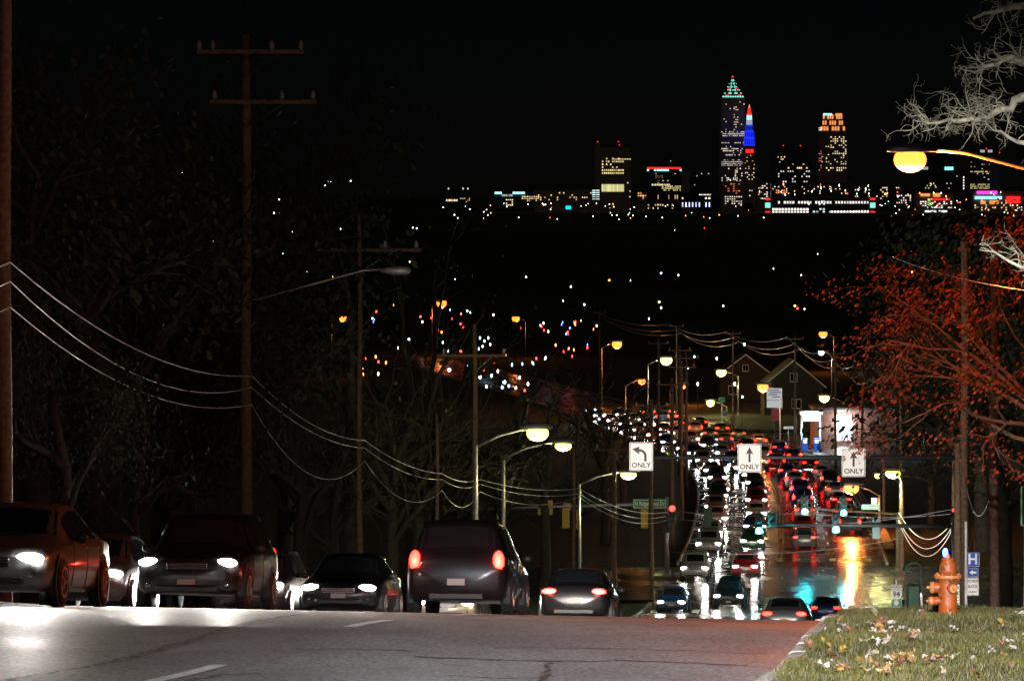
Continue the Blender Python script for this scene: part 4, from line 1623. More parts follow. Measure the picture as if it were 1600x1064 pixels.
# ================================================================== ROADSIDE BUILDINGS ON THE FAR RIGHT
tag(strip('forecourt', M['wet'], lambda d: RR(d) + 3.2, lambda d: RR(d) + 22, cut(474, 548), -0.06, None, True, 4), kind='structure')
tag(strip('pavement', M['concrete'], lambda d: RR(d) + 0.25, lambda d: RR(d) + 1.0, cut(310, 640), 0.09, None, True, 1), kind='structure')

dd = 486.0
c = P(1267, 652, dd)
gz = ground_z(c.x, dd)
s = empty('fuel_canopy', (c.x, dd, gz), label='small filling station canopy with brilliant white light', cat='canopy')
top = c.z - gz
b = MB()
b.box(-1.3, 1.3, -1.0, 1.6, top + 0.35, top + 0.8, 0, 0.05)
b.build('roof', M['siding'], s)
b = MB()
b.box(-1.0, 1.0, -1.08, -0.96, top - 0.35, top + 0.33, 0, 0.04)
b.build('light_panel', M['lit_white'], s)
for u in (-1.05, 1.05):
    b = MB()
    b.box(u - 0.1, u + 0.1, 0.0, 0.2, 0, top + 0.35)
    b.build('column', M['siding'], s)
add_light('POINT', 'canopy_light', s, (0, -1.6, top - 0.2), 1800, (0.7, 0.88, 1.0), 0.3)
for u, lab in ((-0.7, 'left blue fuel pump under the bright canopy'), (0.6, 'right blue fuel pump under the bright canopy')):
    q = empty('fuel_pump', (c.x + u, dd - 0.4, gz), label=lab, cat='fuel pump')
    b = MB()
    b.box(-0.3, 0.3, -0.25, 0.25, 0, 1.5, 0, 0.04)
    b.build('cabinet', M['sign_blue'], q)
    b = MB()
    b.box(-0.22, 0.22, -0.27, -0.255, 0.9, 1.35)
    b.build('display', M['lit_sign'], q)
    b = MB()
    b.tube([(0.3, 0, 1.2), (0.42, 0, 0.8), (0.36, 0, 0.35), (0.31, 0, 0.7)], 0.02, 5)
    b.build('hose', M['black_trim'], q)


def gable_house(x, d, w, h, dep, roofh, label, wall='siding', lit=(), door=True):
    gz = ground_z(x, d)
    t = empty('house', (x, d, gz), label=label, cat='house')
    b = MB()
    b.box(-w / 2, w / 2, 0, dep, -0.3, h)
    n = len(b.v)
    b.v += [(-w / 2, 0, h), (w / 2, 0, h), (0, 0, h + roofh), (-w / 2, dep, h), (w / 2, dep, h), (0, dep, h + roofh)]
    b.face((n, n + 1, n + 2))
    b.face((n + 4, n + 3, n + 5))
    b.build('wall', M[wall], t)
    rf = None
    for s in (-1, 1):
        b = MB()
        k = 1.12
        a0 = (s * w / 2 * k, -0.4, h - roofh * (k - 1))
        b.rings([[a0, (0, -0.4, h + roofh), (0, -0.4, h + roofh + 0.18), (a0[0], -0.4, a0[2] + 0.18)], [(a0[0], dep + 0.4, a0[2]), (0, dep + 0.4, h + roofh), (0, dep + 0.4, h + roofh + 0.18), (a0[0], dep + 0.4, a0[2] + 0.18)]])
        rf = b.build('roof', M['roof'], t)
        b = MB()
        b.rings([[(a0[0], -0.46, a0[2] - 0.02), (a0[0], -0.41, a0[2] - 0.02), (a0[0], -0.41, a0[2] + 0.2), (a0[0], -0.46, a0[2] + 0.2)], [(0, -0.46, h + roofh - 0.02), (0, -0.41, h + roofh - 0.02), (0, -0.41, h + roofh + 0.2), (0, -0.46, h + roofh + 0.2)]])
        b.build('bargeboard', M['sign_white'], rf)
    for (wx, wz, ww, wh, on) in lit:
        b = MB()
        for x0, x1, z0, z1 in ((-ww / 2 - .08, ww / 2 + .08, wh / 2, wh / 2 + .08), (-ww / 2 - .08, ww / 2 + .08, -wh / 2 - .1, -wh / 2), (-ww / 2 - .08, -ww / 2, -wh / 2, wh / 2), (ww / 2, ww / 2 + .08, -wh / 2, wh / 2), (-.025, .025, -wh / 2, wh / 2)):
            b.box(wx + x0, wx + x1, -0.07, -0.005, wz + z0, wz + z1)
        f = b.build('window', M['sign_white'], t)
        b = MB()
        b.quad((wx - ww / 2, -0.02, wz - wh / 2), (wx + ww / 2, -0.02, wz - wh / 2), (wx + ww / 2, -0.02, wz + wh / 2), (wx - ww / 2, -0.02, wz + wh / 2))
        b.build('pane', M[on] if on else M['glass'], f)
    if door:
        b = MB()
        b.box(w * 0.22 - .45, w * 0.22 + .45, -0.06, -0.004, 0, 2.05, 0, 0.02)
        b.build('door', M['darkmetal'], t)
    return t


gable_house(px_lat(1240, 600), 600, 8.2, 4.2, 10, 3.4, 'dark gabled house behind the white cabinet sign', 'dark_siding', [(0, 5.3, 0.9, 1.1, None), (-2.2, 1.6, 1.2, 1.2, None), (0.4, 1.6, 1.2, 1.2, None)])
gable_house(px_lat(1165, 660), 660, 8.0, 4.0, 9, 3.0, 'farther gabled house left of the dark gabled house', 'dark_siding', [(-2.0, 1.6, 1.2, 1.2, None), (0, 5.0, .8, .9, None)])
# lit shop
dd = 500.0
c = P(1320, 668, dd)
gz = ground_z(c.x, dd)
s = empty('shop', (c.x, dd, gz), label='low brick shop with one glaring white window', cat='shop')
wl, wh = 1.85, 3.0
z0 = P(0, 689, dd).z - gz
b = MB()
b.box(-3.5, -wl / 2 - .1, 0, 8, -0.3, 4.2)
b.box(wl / 2 + .1, 6, 0, 8, -0.3, 4.2)
b.box(-wl / 2 - .1, wl / 2 + .1, 0, 8, z0 + wh + .1, 4.2)
b.box(-wl / 2 - .1, wl / 2 + .1, 0, 8, -0.3, z0 - .05)
b.build('wall', M['brick'], s)
b = MB()
b.box(-3.7, 6.2, -0.3, 8.2, 4.203, 4.5)
b.build('roof', M['roof'], s)
b = MB()
b.quad((-wl / 2, 0.3, z0 + wh * .45), (wl / 2, 0.3, z0 + wh * .45), (wl / 2, 0.3, z0 + wh), (-wl / 2, 0.3, z0 + wh))
b.build('lit_window', M['lit_white'], s)
b = MB()
b.quad((-wl / 2, 0.3, z0), (wl / 2, 0.3, z0), (wl / 2, 0.3, z0 + wh * .43), (-wl / 2, 0.3, z0 + wh * .43))
lw_ = b.build('display_window', M['lit_sign'], s)
for u in (-0.3, 0.35):
    b = MB()
    b.box(u - .03, u + .03, 0.1, 0.25, z0, z0 + wh * .43)
    b.build('mullion', M['darkmetal'], lw_)
add_light('POINT', 'shop_light', s, (0, -1.2, z0 + 2.2), 900, (0.8, 0.9, 1.0), 0.3)
# cabinet sign
dd = 476.0
c = P(1210, 622, dd)
gz = ground_z(c.x, dd)
s = empty('cabinet_sign', (c.x, dd, gz), label='white cabinet sign with a red sign below it on a pole', cat='sign')
b = MB()
b.box(-0.08, 0.08, 0.05, 0.2, 0, c.z - gz + 1.0)
b.build('post', M['darkmetal'], s)
b = MB()
b.box(-0.85, 0.85, -0.15, 0.045, c.z - gz - 0.2, c.z - gz + 1.1, 0, 0.03)
p = b.build('panel', M['lit_sign'], s)
for i, (x0, x1) in enumerate(((-.7, .5), (-.55, .7), (-.7, .3), (-.3, .65))):
    b = MB()
    b.box(x0, x1, -0.165, -0.153, c.z - gz + 0.82 - i * 0.24, c.z - gz + 0.93 - i * 0.24)
    b.build('print_line', M['facade_blue'], p)
b = MB()
b.box(-0.85, 0.85, -0.15, 0.045, c.z - gz - 1.05, c.z - gz - 0.25, 0, 0.03)
b.build('panel', M['lit_sign'], s)
b = MB()
b.box(-0.35, 0.5, -0.1, 0.045, c.z - gz - 2.5, c.z - gz - 1.2, 0, 0.03)
b.build('red_panel', M['sign_red'], s)
# little green sign by the far road and a pale name board
for x, y, dd, w, h, m, lab in ((1128, 625, 570, 0.85, 0.7, 'sign_green', 'small green sign beside the far yellow lamps'), (1232, 668, 500, 1.15, 0.3, 'sign_white', 'narrow pale board right of the orange lit pole'), (1133, 646, 572, 0.5, 0.6, 'sign_blue', 'tiny blue and white sign under the small green sign')):
    c = P(x, y, dd)
    gz = ground_z(c.x, dd)
    s = empty('roadside_sign', (c.x, dd, gz), label=lab, cat='road sign')
    post(s, 0, c.z - gz, 'galv', 0.05)
    plate('plate', w, h, M[m], s, (0, 0, c.z - gz), 0.02, 0.04, M['sign_white'] if m != 'sign_white' else None)
# yellow hydrant by the far kerb
dd = 494.0
X = RR(dd) + 1.6
s = empty('fire_hydrant', (X, dd, ground_z(X, dd)), label='tiny yellow hydrant on the far verge beside the red traffic', cat='fire hydrant')
b = MB()
b.lathe([(0.2, 0), (0.2, 0.06), (0.15, 0.08), (0.15, 0.6), (0.22, 0.62), (0.22, 0.66), (0.14, 0.7), (0.1, 0.85), (0.04, 0.95)], seg=12)
b.build('barrel', M['sig_yellow'], s, True)
for sgn in (-1, 1):
    b = MB()
    b.lathe([(0.07, 0.13 * sgn), (0.07, 0.27 * sgn)], (0, 0, 0.45), 8, axis='x')
    b.build('nozzle', M['sig_yellow'], s)


# ================================================================== DISTANT LIGHTS IN THE VALLEY
tone = {'w': (1.0, 0.93, 0.82), 'o': (1.0, 0.32, 0.06), 'r': (1.0, 0.04, 0.03), 'c': (0.45, 0.85, 1.0), 'b': (0.1, 0.25, 1.0), 'g': (0.6, 1.0, 0.6), 'y': (1.0, 0.85, 0.35), 'p': (0.55, 0.1, 0.9)}
tname = {'w': 'white', 'o': 'orange', 'r': 'red', 'c': 'pale blue', 'b': 'deep blue', 'g': 'greenish', 'y': 'yellow', 'p': 'violet'}
far_mesh = {}
for k, c in tone.items():
    em = emit('far_lamp_' + tname[k].replace(' ', '_'), c, 9.0)
    b = MB()
    b.tube([(0, 0, -7.4), (0, 0, -0.3)], 0.06, 5, 0)
    b.ball((0, 0, 0), 0.32, 8, 5, 1)
    b.lathe([(0.1, 0.3), (0.36, 0.3), (0.1, 0.42)], (0, 0, 0), 8, 0)
    far_mesh[k] = b.mesh('far_lamp', [M['darkmetal'], em])


def ray_ground(x, y, over, lo=560.0, hi=8900.0):
    d = lo
    while d < hi:
        p = P(x, y, d)
        s = (0.22 + 0.00009 * d) / 0.32
        if p.z <= ground_z(p.x, d) + over * s:
            return d
        d *= 1.02
    return hi


pts = [(285, 272, 'w', .9), (514, 270, 'p', .9), (513, 283, 'w', 1), (517, 284, 'c', .9), (548, 283, 'w', 1), (555, 286, 'w', .6), (491, 301, 'w', .7), (497, 296, 'w', .7), (508, 290, 'w', .6), (436, 312, 'w', .9), (440, 315, 'c', .6), (428, 333, 'w', .8), (438, 333, 'w', .7),
       (423, 362, 'g', 1.2), (457, 362, 'w', .9), (330, 376, 'c', .9), (334, 377, 'c', .7), (349, 375, 'w', .6), (362, 392, 'o', .6), (360, 425, 'o', 1), (439, 407, 'o', 1.2), (449, 438, 'o', 1.2), (418, 447, 'g', 1.1), (432, 450, 'w', .7), (480, 424, 'w', .6),
       (710, 336, 'w', .9), (645, 356, 'w', .8), (651, 357, 'c', .8), (822, 433, 'w', .9), (892, 448, 'w', .8), (913, 476, 'w', 1), (952, 438, 'o', 1.1), (588, 487, 'r', 1.2), (582, 498, 'c', 1.0), (584, 503, 'b', .9), (657, 495, 'r', 1.2), (660, 503, 'w', .8), (674, 497, 'r', 1.0), (720, 506, 'r', 1.2), (724, 512, 'r', 1.0), (684, 516, 'r', 1.1), (690, 519, 'o', .8), (639, 530, 'c', 1.0),
       (730, 486, 'g', .9), (735, 488, 'g', .8), (771, 492, 'w', 1.0), (750, 528, 'c', .8), (757, 533, 'c', .9), (763, 528, 'c', .7), (754, 541, 'c', .7), (766, 538, 'w', .7), (748, 545, 'c', .6), (720, 549, 'r', 1.1), (846, 510, 'r', .9), (850, 516, 'r', .7), (887, 519, 'r', 1), (692, 535, 'c', .7), (700, 548, 'c', .6), (702, 578, 'w', 1.3), (750, 589, 'w', 1.1), (756, 577, 'r', .7), (788, 597, 'c', 1.3), (785, 605, 'c', 1), (795, 603, 'b', .9), (806, 606, 'c', .7), (820, 610, 'r', .6), (591, 584, 'w', .7), (772, 565, 'r', .7), (768, 587, 'c', .8), (778, 580, 'w', .7), (800, 570, 'c', .6), (741, 556, 'w', .6), (812, 590, 'c', .7), (825, 600, 'w', .7), (760, 604, 'c', .7), (730, 570, 'b', .6), (838, 560, 'r', .7), (790, 555, 'o', .6),
       (930, 640, 'c', .8), (936, 655, 'c', .8), (945, 648, 'w', .9), (950, 662, 'c', 1), (958, 655, 'w', 1), (965, 668, 'c', 1), (941, 668, 'w', .8), (955, 678, 'w', .9), (915, 642, 'b', .8),
       (1030, 472, 'y', 1.4), (1033, 481, 'w', .9), (1033, 427, 'c', 1), (1060, 430, 'w', .7), (1130, 478, 'w', .9), (1242, 478, 'o', 1.4), (1246, 482, 'r', .9), (1257, 483, 'c', .7), (1163, 538, 'c', 1.2), (1425, 425, 'o', 1), (1252, 430, 'w', .5), (1085, 558, 'c', .8), (1120, 560, 'w', .7), (1014, 498, 'w', .6), (880, 470, 'w', .6), (1090, 600, 'c', .7), (1148, 600, 'w', .8), (1160, 620, 'c', .7), (1075, 575, 'w', .6)]
rp = random.Random(99)
for i in range(12):                                    # loose clusters, as along side streets
    cx_, cy_ = rp.uniform(560, 920), rp.uniform(470, 590)
    for j in range(rp.randint(2, 6)):
        pts.append((cx_ + rp.gauss(0, 14), cy_ + rp.gauss(0, 8), rp.choice('rrroooowcb'), rp.choice((.3, .4, .5, .7))))
for i in range(14):
    pts.append((rp.uniform(400, 1280), rp.uniform(350, 440), rp.choice('wwoocr'), rp.choice((.3, .4, .5))))
for x, y, k, s in pts:
    d = ray_ground(x, y, 7.0)
    p = P(x, y, d)
    o = link('far_lamp', far_mesh[k], None, p)
    q = s * (0.22 + 0.00009 * d) / 0.32 * (0.62 if d < 1200 else 0.85)
    o.scale = (q, q, max(q, (p.z - ground_z(p.x, d)) / 7.4))
    tag(o, 'tiny distant %s lamp glowing in the dark valley' % tname[k], 'lamp', 'tiny %s lamps in the dark valley' % tname[k])

rs = random.Random(17)
for i in range(150):                                   # the lamps of the town at the foot of the skyline
    if i < 62:
        x, y = rs.uniform(690, 1200), 318 + 26 * rs.random() ** 1.6
    else:
        x, y = rs.uniform(1370, 1600), 300 + 38 * rs.random()
        if i > 125:
            x, y = rs.uniform(1185, 1370), rs.uniform(288, 306)
    k = rs.choice('wwwwwwooorcygw' if x < 1300 else 'wwwooorryygcw')
    d = ray_ground(x, y, 7.0, 5000)
    if y < 330:
        d = rs.uniform(8300, 8900)
    p = P(x, y, d)
    o = link('town_lamp', far_mesh[k], None, p)
    q = rs.uniform(0.35, 0.95) * (0.22 + 0.00009 * d) / 0.32
    o.scale = (q, q, max(q, (p.z - ground_z(p.x, d)) / 7.4))
    tag(o, 'pinpoint %s town lamp at the foot of the skyline' % tname[k], 'lamp', 'pinpoint %s town lamps below the skyline' % tname[k])

# ================================================================== SKYLINE
SD = 9000.0
SP = SD / F


def tower(label, x0, x1, yt, yb, facade='facade', name='skyscraper', depth=0.6, d=SD, cat='building'):
    k = d / F
    cx = (x0 + x1) / 2
    p = P(cx, yb, d)
    t = empty(name, p, label=label, cat=cat)
    w = (x1 - x0) * k
    b = MB()
    b.box(-w / 2, w / 2, 0, w * depth, -25, (yb - yt) * k)
    b.build('wall', M[facade], t)
    return (t, cx, yb, k)


def lbox(T, name, m, x0, x1, y0, y1, dep0=-1.0, dep1=6.0, parent=None):
    t, cx, yb, k = T
    b = MB()
    b.box((x0 - cx) * k, (x1 - cx) * k, dep0, dep1, (yb - y1) * k, (yb - y0) * k)
    return b.build(name, M[m], parent or t)


def windows(T, rects, seed, y=-0.6):
    """one joined part: every lit window of the building, too small to pick apart singly"""
    t, cx, yb, k = T
    r = random.Random(seed)
    b = MB()
    for (x0, x1, y0, y1, nx, ny, prob, col, br, fx, fy) in rects:
        sx, sy = (x1 - x0) / nx, (y1 - y0) / ny
        for j in range(ny):
            rowp = prob * r.choice((0.5, 1.0, 1.5)) if prob < 0.95 else 1.0
            for i in range(nx):
                if r.random() > rowp:
                    continue
                a = x0 + sx * (i + 0.5 - fx / 2)
                c = a + sx * fx
                e = y0 + sy * (j + 0.5 - fy / 2)
                g = e + sy * fy
                q = br * (r.uniform(0.55, 1.3) if prob < 0.95 else r.uniform(0.75, 1.15))
                cc = tuple(ch * q for ch in col)
                b.quad(((a - cx) * k, y, (yb - g) * k), ((c - cx) * k, y, (yb - g) * k), ((c - cx) * k, y, (yb - e) * k), ((a - cx) * k, y, (yb - e) * k), col=cc)
    o = b.build('lit_windows', M['window_light'], t)
    o['kind'] = 'stuff'
    return o


def beacon(T, x, y, m='lit_red', r=1.6):
    t, cx, yb, k = T
    b = MB()
    b.tube([((x - cx) * k, 3, (yb - y) * k - 9), ((x - cx) * k, 3, (yb - y) * k)], 0.4, 5)
    o = b.build('mast', M['darkmetal'], t)
    b = MB()
    b.ball(((x - cx) * k, 3, (yb - y) * k), r, 8, 5)
    b.build('beacon', M[m], o, True)


WARM = (1.0, 0.78, 0.42)
YELL = (1.0, 0.85, 0.38)
WHT = (1.0, 0.9, 0.78)
COOL = (0.75, 0.95, 0.95)
# slab with yellow windows
T = tower('broad slab tower with rows of yellow windows and red beacons', 930, 986, 231, 335)
lbox(T, 'stair_tower', 'facade', 929, 938, 224, 300, -2, 20)
windows(T, [(940, 975, 246, 273, 11, 6, 0.93, YELL, 0.55, .62, .5), (940, 975, 288, 300, 12, 1, 1.0, (0.85, 0.8, 0.35), 0.5, .9, .95), (932, 937, 242, 278, 1, 8, 0.8, WARM, 0.18, .6, .4), (957, 986, 248, 250, 8, 1, 0.8, WARM, 0.5, .8, .6), (976, 986, 275, 310, 3, 8, 0.25, WHT, 0.5, .5, .4)], 1)
for x, y in ((934, 222), (934, 229.5), (966.5, 222), (968, 227), (956, 237.5), (968, 236.5)):
    beacon(T, x, y)
# block with the red band
T = tower('wide block with a red light band and white sign on its roof edge', 1011, 1065, 263, 335, 'facade_dark')
lbox(T, 'light_band', 'lit_red', 1011, 1064, 261.5, 264.5)
for x0, x1 in ((1011, 1014), (1022, 1025), (1026, 1045), (1062, 1065)):
    lbox(T, 'sign_letters', 'lit_cyan', x0, x1, 265, 267.5, -1.6, 0)
lbox(T, 'annex', 'facade', 1065.2, 1078, 268, 320, 0, 40)
windows(T, [(1024, 1036, 274, 284, 5, 4, 0.7, (1, .4, .25), 0.2, .7, .4), (1018, 1050, 287, 291, 12, 1, .5, WARM, .6, .6, .6), (1034, 1064, 290, 299, 12, 3, .7, YELL, .6, .7, .4), (1012, 1064, 270, 288, 14, 5, .12, WARM, .3, .6, .4)], 2)
for x, y in ((1023, 256), (1036, 256), (1048, 252)):
    beacon(T, x, y, 'lit_teal' if x == 1048 else 'facade', 0.9)
# low hall with arcade
T = tower('long low stone hall with an arcade of lit windows', 995, 1112, 301, 340, 'facade', 'station_hall', 0.3)
windows(T, [(1000, 1060, 304, 312, 18, 1, .75, (1, .55, .25), .3, .5, .8), (1064, 1111, 308, 312, 9, 1, .9, WHT, .9, .5, .6), (1064, 1111, 316, 324, 9, 1, .9, (0.6, .65, 1), .9, .35, .9), (1092, 1111, 303.5, 305.5, 8, 1, .9, WHT, .8, .7, .8), (996, 1010, 300, 308, 4, 2, .9, (1, .45, .15), .6, .7, .5), (1000, 1060, 318, 328, 16, 2, .3, WARM, .5, .5, .4)], 3)
# dark block behind
T = tower('dim dark block right of the block with the red band', 1079, 1110, 268, 335, 'facade_dark')
windows(T, [(1080, 1109, 270, 298, 8, 8, .12, WHT, .4, .5, .4)], 4)
# tallest tower
T = tower('tallest tower with stepped green and red pyramid crown', 1127, 1164, 153, 335)
lbox(T, 'shoulder', 'facade', 1124, 1126.8, 203, 300, 4, 20)
lbox(T, 'shoulder', 'facade', 1164.2, 1167, 203, 300, 4, 20)
t, cx, yb, k = T
tiers = [(153, 147.5, 16.5, 14.3), (147.3, 142.5, 13.6, 11.6), (142.3, 137.5, 11.0, 9.0), (137.3, 132.5, 8.5, 6.4), (132.3, 127.5, 6.0, 3.8), (127.3, 122, 3.4, 1.4)]
for i, (ya, yc, wa, wc) in enumerate(tiers):
    b = MB()
    rr = []
    for y, w in ((ya, wa), (yc, wc)):
        z = (yb - y) * k
        W = w * k
        rr.append([(-W, 22 - W, z), (W, 22 - W, z), (W, 22 + W, z), (-W, 22 + W, z)])
    b.rings(rr)
    tier = b.build('crown_tier', M['facade_dark'], t)
    # glowing bars put in for the floodlight on edge and face of each tier
    b = MB()
    W = wa * k + 0.5
    z = (yb - ya) * k
    for j in range(9):
        if (j + i) % 3 == 2 and i:
            continue
        u0 = -W + 2 * W * j / 9 + 0.3
        b.box(u0, u0 + 2 * W / 9 - 1.0, 22 - W - 0.6, 22 - W, z + 0.6, z + (3.6 if i == 0 else 2.6))
    b.build('floodlight_glow', M['lit_teal'], tier)
    if i in (0, 2):
        b = MB()
        for u in (-0.72, 0.4):
            b.box(u * W, (u + 0.34) * W, 22 - W - 0.1, 22 - W + 1.2, z + 4.2, z + 6.0)
        b.build('floodlight_glow', M['lit_red'], tier)
for i in range(6):
    z0 = (yb - 150 + i * 4.4) * k
    hw = (13.5 - i * 2.2) * k
b = MB()
for i in range(5):
    ya = 146 - i * 5
    for s in (-1, 1):
        w = (13.8 - 2.55 * i) * k * 0.33
        z = (yb - ya) * k
        b.box(s * w - 1.0, s * w + 1.0, 22 - (13.2 - 2.55 * i) * k - 1.6, 22 - (13.2 - 2.55 * i) * k - 0.9, z - 2, z + 2.6)
b.build('floodlight_glow', M['lit_teal'], t)  # more glowing bars in place of floodlight on the crown
b = MB()
b.tube([(0, 22, (yb - 122.5) * k), (0, 22, (yb - 112) * k)], [1.1, 0.3], 6)
sp = b.build('spire', M['galv'], t)
b = MB()
b.ball((0, 22, (yb - 120) * k), (2.4, 2.4, 2.0), 8, 6)
b.build('beacon', M['lit_red'], sp, True)
b = MB()
b.ball((0, 22, (yb - 124) * k), (1.6, 1.6, 2.6), 8, 6)
b.build('beacon', M['lit_warm'], sp, True)
windows(T, [(1127, 1164, 158, 172, 12, 4, .12, WHT, .5, .5, .4), (1146, 1154, 166, 205, 3, 10, .5, WARM, .45, .5, .4), (1127, 1163, 205, 214, 18, 3, .55, WHT, .45, .6, .45), (1127, 1163, 222, 228, 14, 2, .2, WHT, .5, .5, .4), (1127, 1163, 228, 244, 16, 5, .42, WHT, .6, .55, .45),
            (1127, 1160, 249, 260, 18, 4, .72, WHT, .42, .6, .4), (1127, 1163, 262, 284, 14, 6, .10, WHT, .8, .5, .4), (1148, 1153, 262, 280, 2, 6, .9, WARM, .5, .6, .5), (1130, 1160, 172, 205, 10, 8, .05, WARM, .4, .5, .4)], 5)
# spired tower in blue white and red
T = tower('slender spired tower floodlit blue, white and red', 1161, 1181.5, 229, 335, 'facade', 'skyscraper', 0.9, SD - 60)
t, cx, yb, k = T
for (y0, y1, hw0, hw1, m, nm) in ((228, 216, 9.6, 9.2, 'lit_blue', 'lit_stage'), (215.6, 206, 8.4, 7.8, 'lit_blue', 'lit_stage'), (205.6, 195.5, 6.6, 6.0, 'lit_blue', 'lit_stage'), (195, 187.5, 5.2, 4.8, 'lit_sign', 'lit_stage'), (187.2, 180.5, 4.5, 4.2, 'lit_cyan', 'lit_stage'), (180, 169.5, 4.6, 2.0, 'lit_red', 'lit_spire'), (169.2, 163.5, 1.6, 0.6, 'lit_warm', 'lit_spire'), (163.2, 153, 0.5, 0.15, 'galv', 'finial')):  # stages glow by themselves, floodlight put into their colour
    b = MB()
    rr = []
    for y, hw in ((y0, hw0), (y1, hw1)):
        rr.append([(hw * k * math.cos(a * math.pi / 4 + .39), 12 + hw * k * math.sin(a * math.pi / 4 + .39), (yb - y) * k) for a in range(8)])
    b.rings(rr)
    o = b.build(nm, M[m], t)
    if m == 'lit_blue':
        b = MB()
        n = 5
        for i in range(n):
            u = -0.75 + 1.5 * i / (n - 1)
            b.box(u * hw1 * k - 0.9, u * hw1 * k + 0.9, 12 - hw0 * k - 1.2, 12 - hw0 * k * 0.6, (yb - y0) * k + 2, (yb - y1) * k - 2)
        b.build('pilaster', M['facade_blue'], o)
lbox(T, 'light_band', 'lit_red', 1165, 1177.5, 233.5, 239.5)
windows(T, [(1163, 1180, 242, 262, 6, 7, .10, WARM, .5, .5, .4), (1164, 1179, 262, 282, 6, 6, .35, WHT, .7, .5, .4), (1163, 1180, 284, 312, 5, 7, .15, WHT, .6, .5, .4)], 6)
# small lit annexes at the foot of the two towers
T = tower('short orange lit block at the foot of the tallest tower', 1131, 1158, 284, 335, 'facade', 'building', .5, SD - 130)
windows(T, [(1132, 1157, 286, 304, 6, 5, .3, (1, .3, .12), .35, .6, .5), (1126, 1164, 280, 281.5, 14, 1, .6, COOL, .5, .8, .9), (1132, 1160, 306, 320, 8, 4, .5, WHT, .6, .5, .4)], 7)
T = tower('short block right of the blue floodlit tower', 1183, 1201, 283, 335, 'facade', 'building', .5, SD - 100)
windows(T, [(1190, 1200, 286, 312, 3, 8, .5, WHT, .8, .55, .4), (1184, 1191, 286, 312, 2, 8, .2, WARM, .5, .55, .4)], 8)
# dark block
T = tower('dark broad tower with scattered window rows left of the orange crowned tower', 1207, 1268, 234, 335, 'facade_dark')
windows(T, [(1212, 1232, 244, 251, 8, 2, .5, WARM, .7, .6, .5), (1222, 1262, 261.5, 264, 14, 1, .6, WARM, .8, .75, .9), (1215, 1266, 266, 290, 14, 6, .16, WHT, .7, .5, .4), (1208, 1266, 252, 262, 14, 3, .05, WARM, .5, .5, .4)], 9)
beacon(T, 1224, 228)
beacon(T, 1251, 228)
# orange crowned tower
T = tower('tower with a floodlit orange stepped crown', 1279, 1324, 206, 335)
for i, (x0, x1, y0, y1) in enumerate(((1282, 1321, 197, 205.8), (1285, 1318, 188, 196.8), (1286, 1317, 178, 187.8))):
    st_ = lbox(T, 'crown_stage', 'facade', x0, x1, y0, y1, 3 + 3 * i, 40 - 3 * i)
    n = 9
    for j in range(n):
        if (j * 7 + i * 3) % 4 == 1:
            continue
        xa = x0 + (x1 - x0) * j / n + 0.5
        lbox(T, 'floodlit_bay', 'lit_warm', xa, xa + (x1 - x0) / n - 1.2, y0 + 1, y1 - 1.5, 2 + 3 * i, 2.9 + 3 * i, st_)  # glowing panel stands in for floodlight on the bay
lbox(T, 'sign_letters', 'lit_cyan', 1287, 1300, 177.5, 180.5, 5, 8)
lbox(T, 'sign_letters', 'lit_warm', 1306, 1316, 177.5, 181.5, 5, 8)
windows(T, [(1279, 1285, 199, 205, 3, 2, .9, WHT, .8, .6, .5), (1297, 1323, 213, 245, 8, 10, .55, WARM, .7, .55, .45), (1280, 1296, 218, 250, 5, 10, .2, WARM, .5, .5, .4), (1283, 1323, 245, 258, 12, 4, .3, WARM, .5, .5, .4), (1290, 1323, 261, 268, 10, 2, .6, WARM, .7, .5, .5), (1279, 1284, 235, 268, 2, 9, .5, (1, .3, .15), .4, .6, .4)], 10)
# long window block
T = tower('long low block covered in a grid of bright square windows', 1201, 1366, 308, 352, 'facade_dark', 'office_block', .25, SD - 400)
windows(T, [(1206, 1358, 314.5, 318.5, 34, 1, .85, WHT, .8, .6, .9), (1206, 1264, 325, 344, 12, 4, .97, WHT, 1.0, .66, .72), (1264, 1300, 325, 333, 7, 2, .3, COOL, .5, .6, .6), (1268, 1296, 339, 342, 5, 1, .9, WHT, .6, .8, .8), (1298, 1336, 329, 347, 8, 4, .93, WHT, 1.0, .66, .72), (1336, 1358, 329, 334, 5, 1, 1.0, WHT, 1.0, .66, .9), (1262, 1296, 313, 321, 10, 2, .6, COOL, .8, .7, .6)], 11)
for x0, x1 in ((1195.5, 1203.5), (1359.5, 1367.5)):
    for y0, y1, m in ((309.5, 313, 'lit_red'), (317, 325, 'lit_teal'), (330, 335, 'lit_red')):
        lbox(T, 'neon_panel', m, x0, x1, y0, y1, -3, -1)
# right hand blocks
T = tower('tower with red beacons, white roof sign and bluish glass side at right', 1515, 1563, 240, 335, 'facade_dark')
lbox(T, 'glass_side', 'facade_blue', 1546, 1562.8, 241, 299, -1.5, -0.7)
for x0, x1 in ((1532, 1539), (1544, 1551)):
    lbox(T, 'sign_letters', 'lit_sign', x0, x1, 234.5, 238.5, 4, 6)
for x, y in ((1516, 239), (1541.5, 232.5), (1562, 239)):
    beacon(T, x, y)
windows(T, [(1516, 1562, 267, 273, 22, 2, .75, WARM, .5, .75, .45), (1530, 1562, 276, 282, 10, 2, .3, WHT, .4, .7, .4), (1516, 1562, 287, 296, 24, 3, .8, YELL, .42, .75, .4), (1516, 1562, 245, 266, 16, 6, .08, WARM, .3, .6, .4)], 12)
T = tower('dark tower with a glowing teal roof sign under the orange lamp', 1474, 1504, 262, 335, 'facade_dark')
for i in range(4):
    lbox(T, 'sign_letters', 'lit_cyan', 1476 + i * 3.5, 1478.8 + i * 3.5, 261, 266, -2, -1)
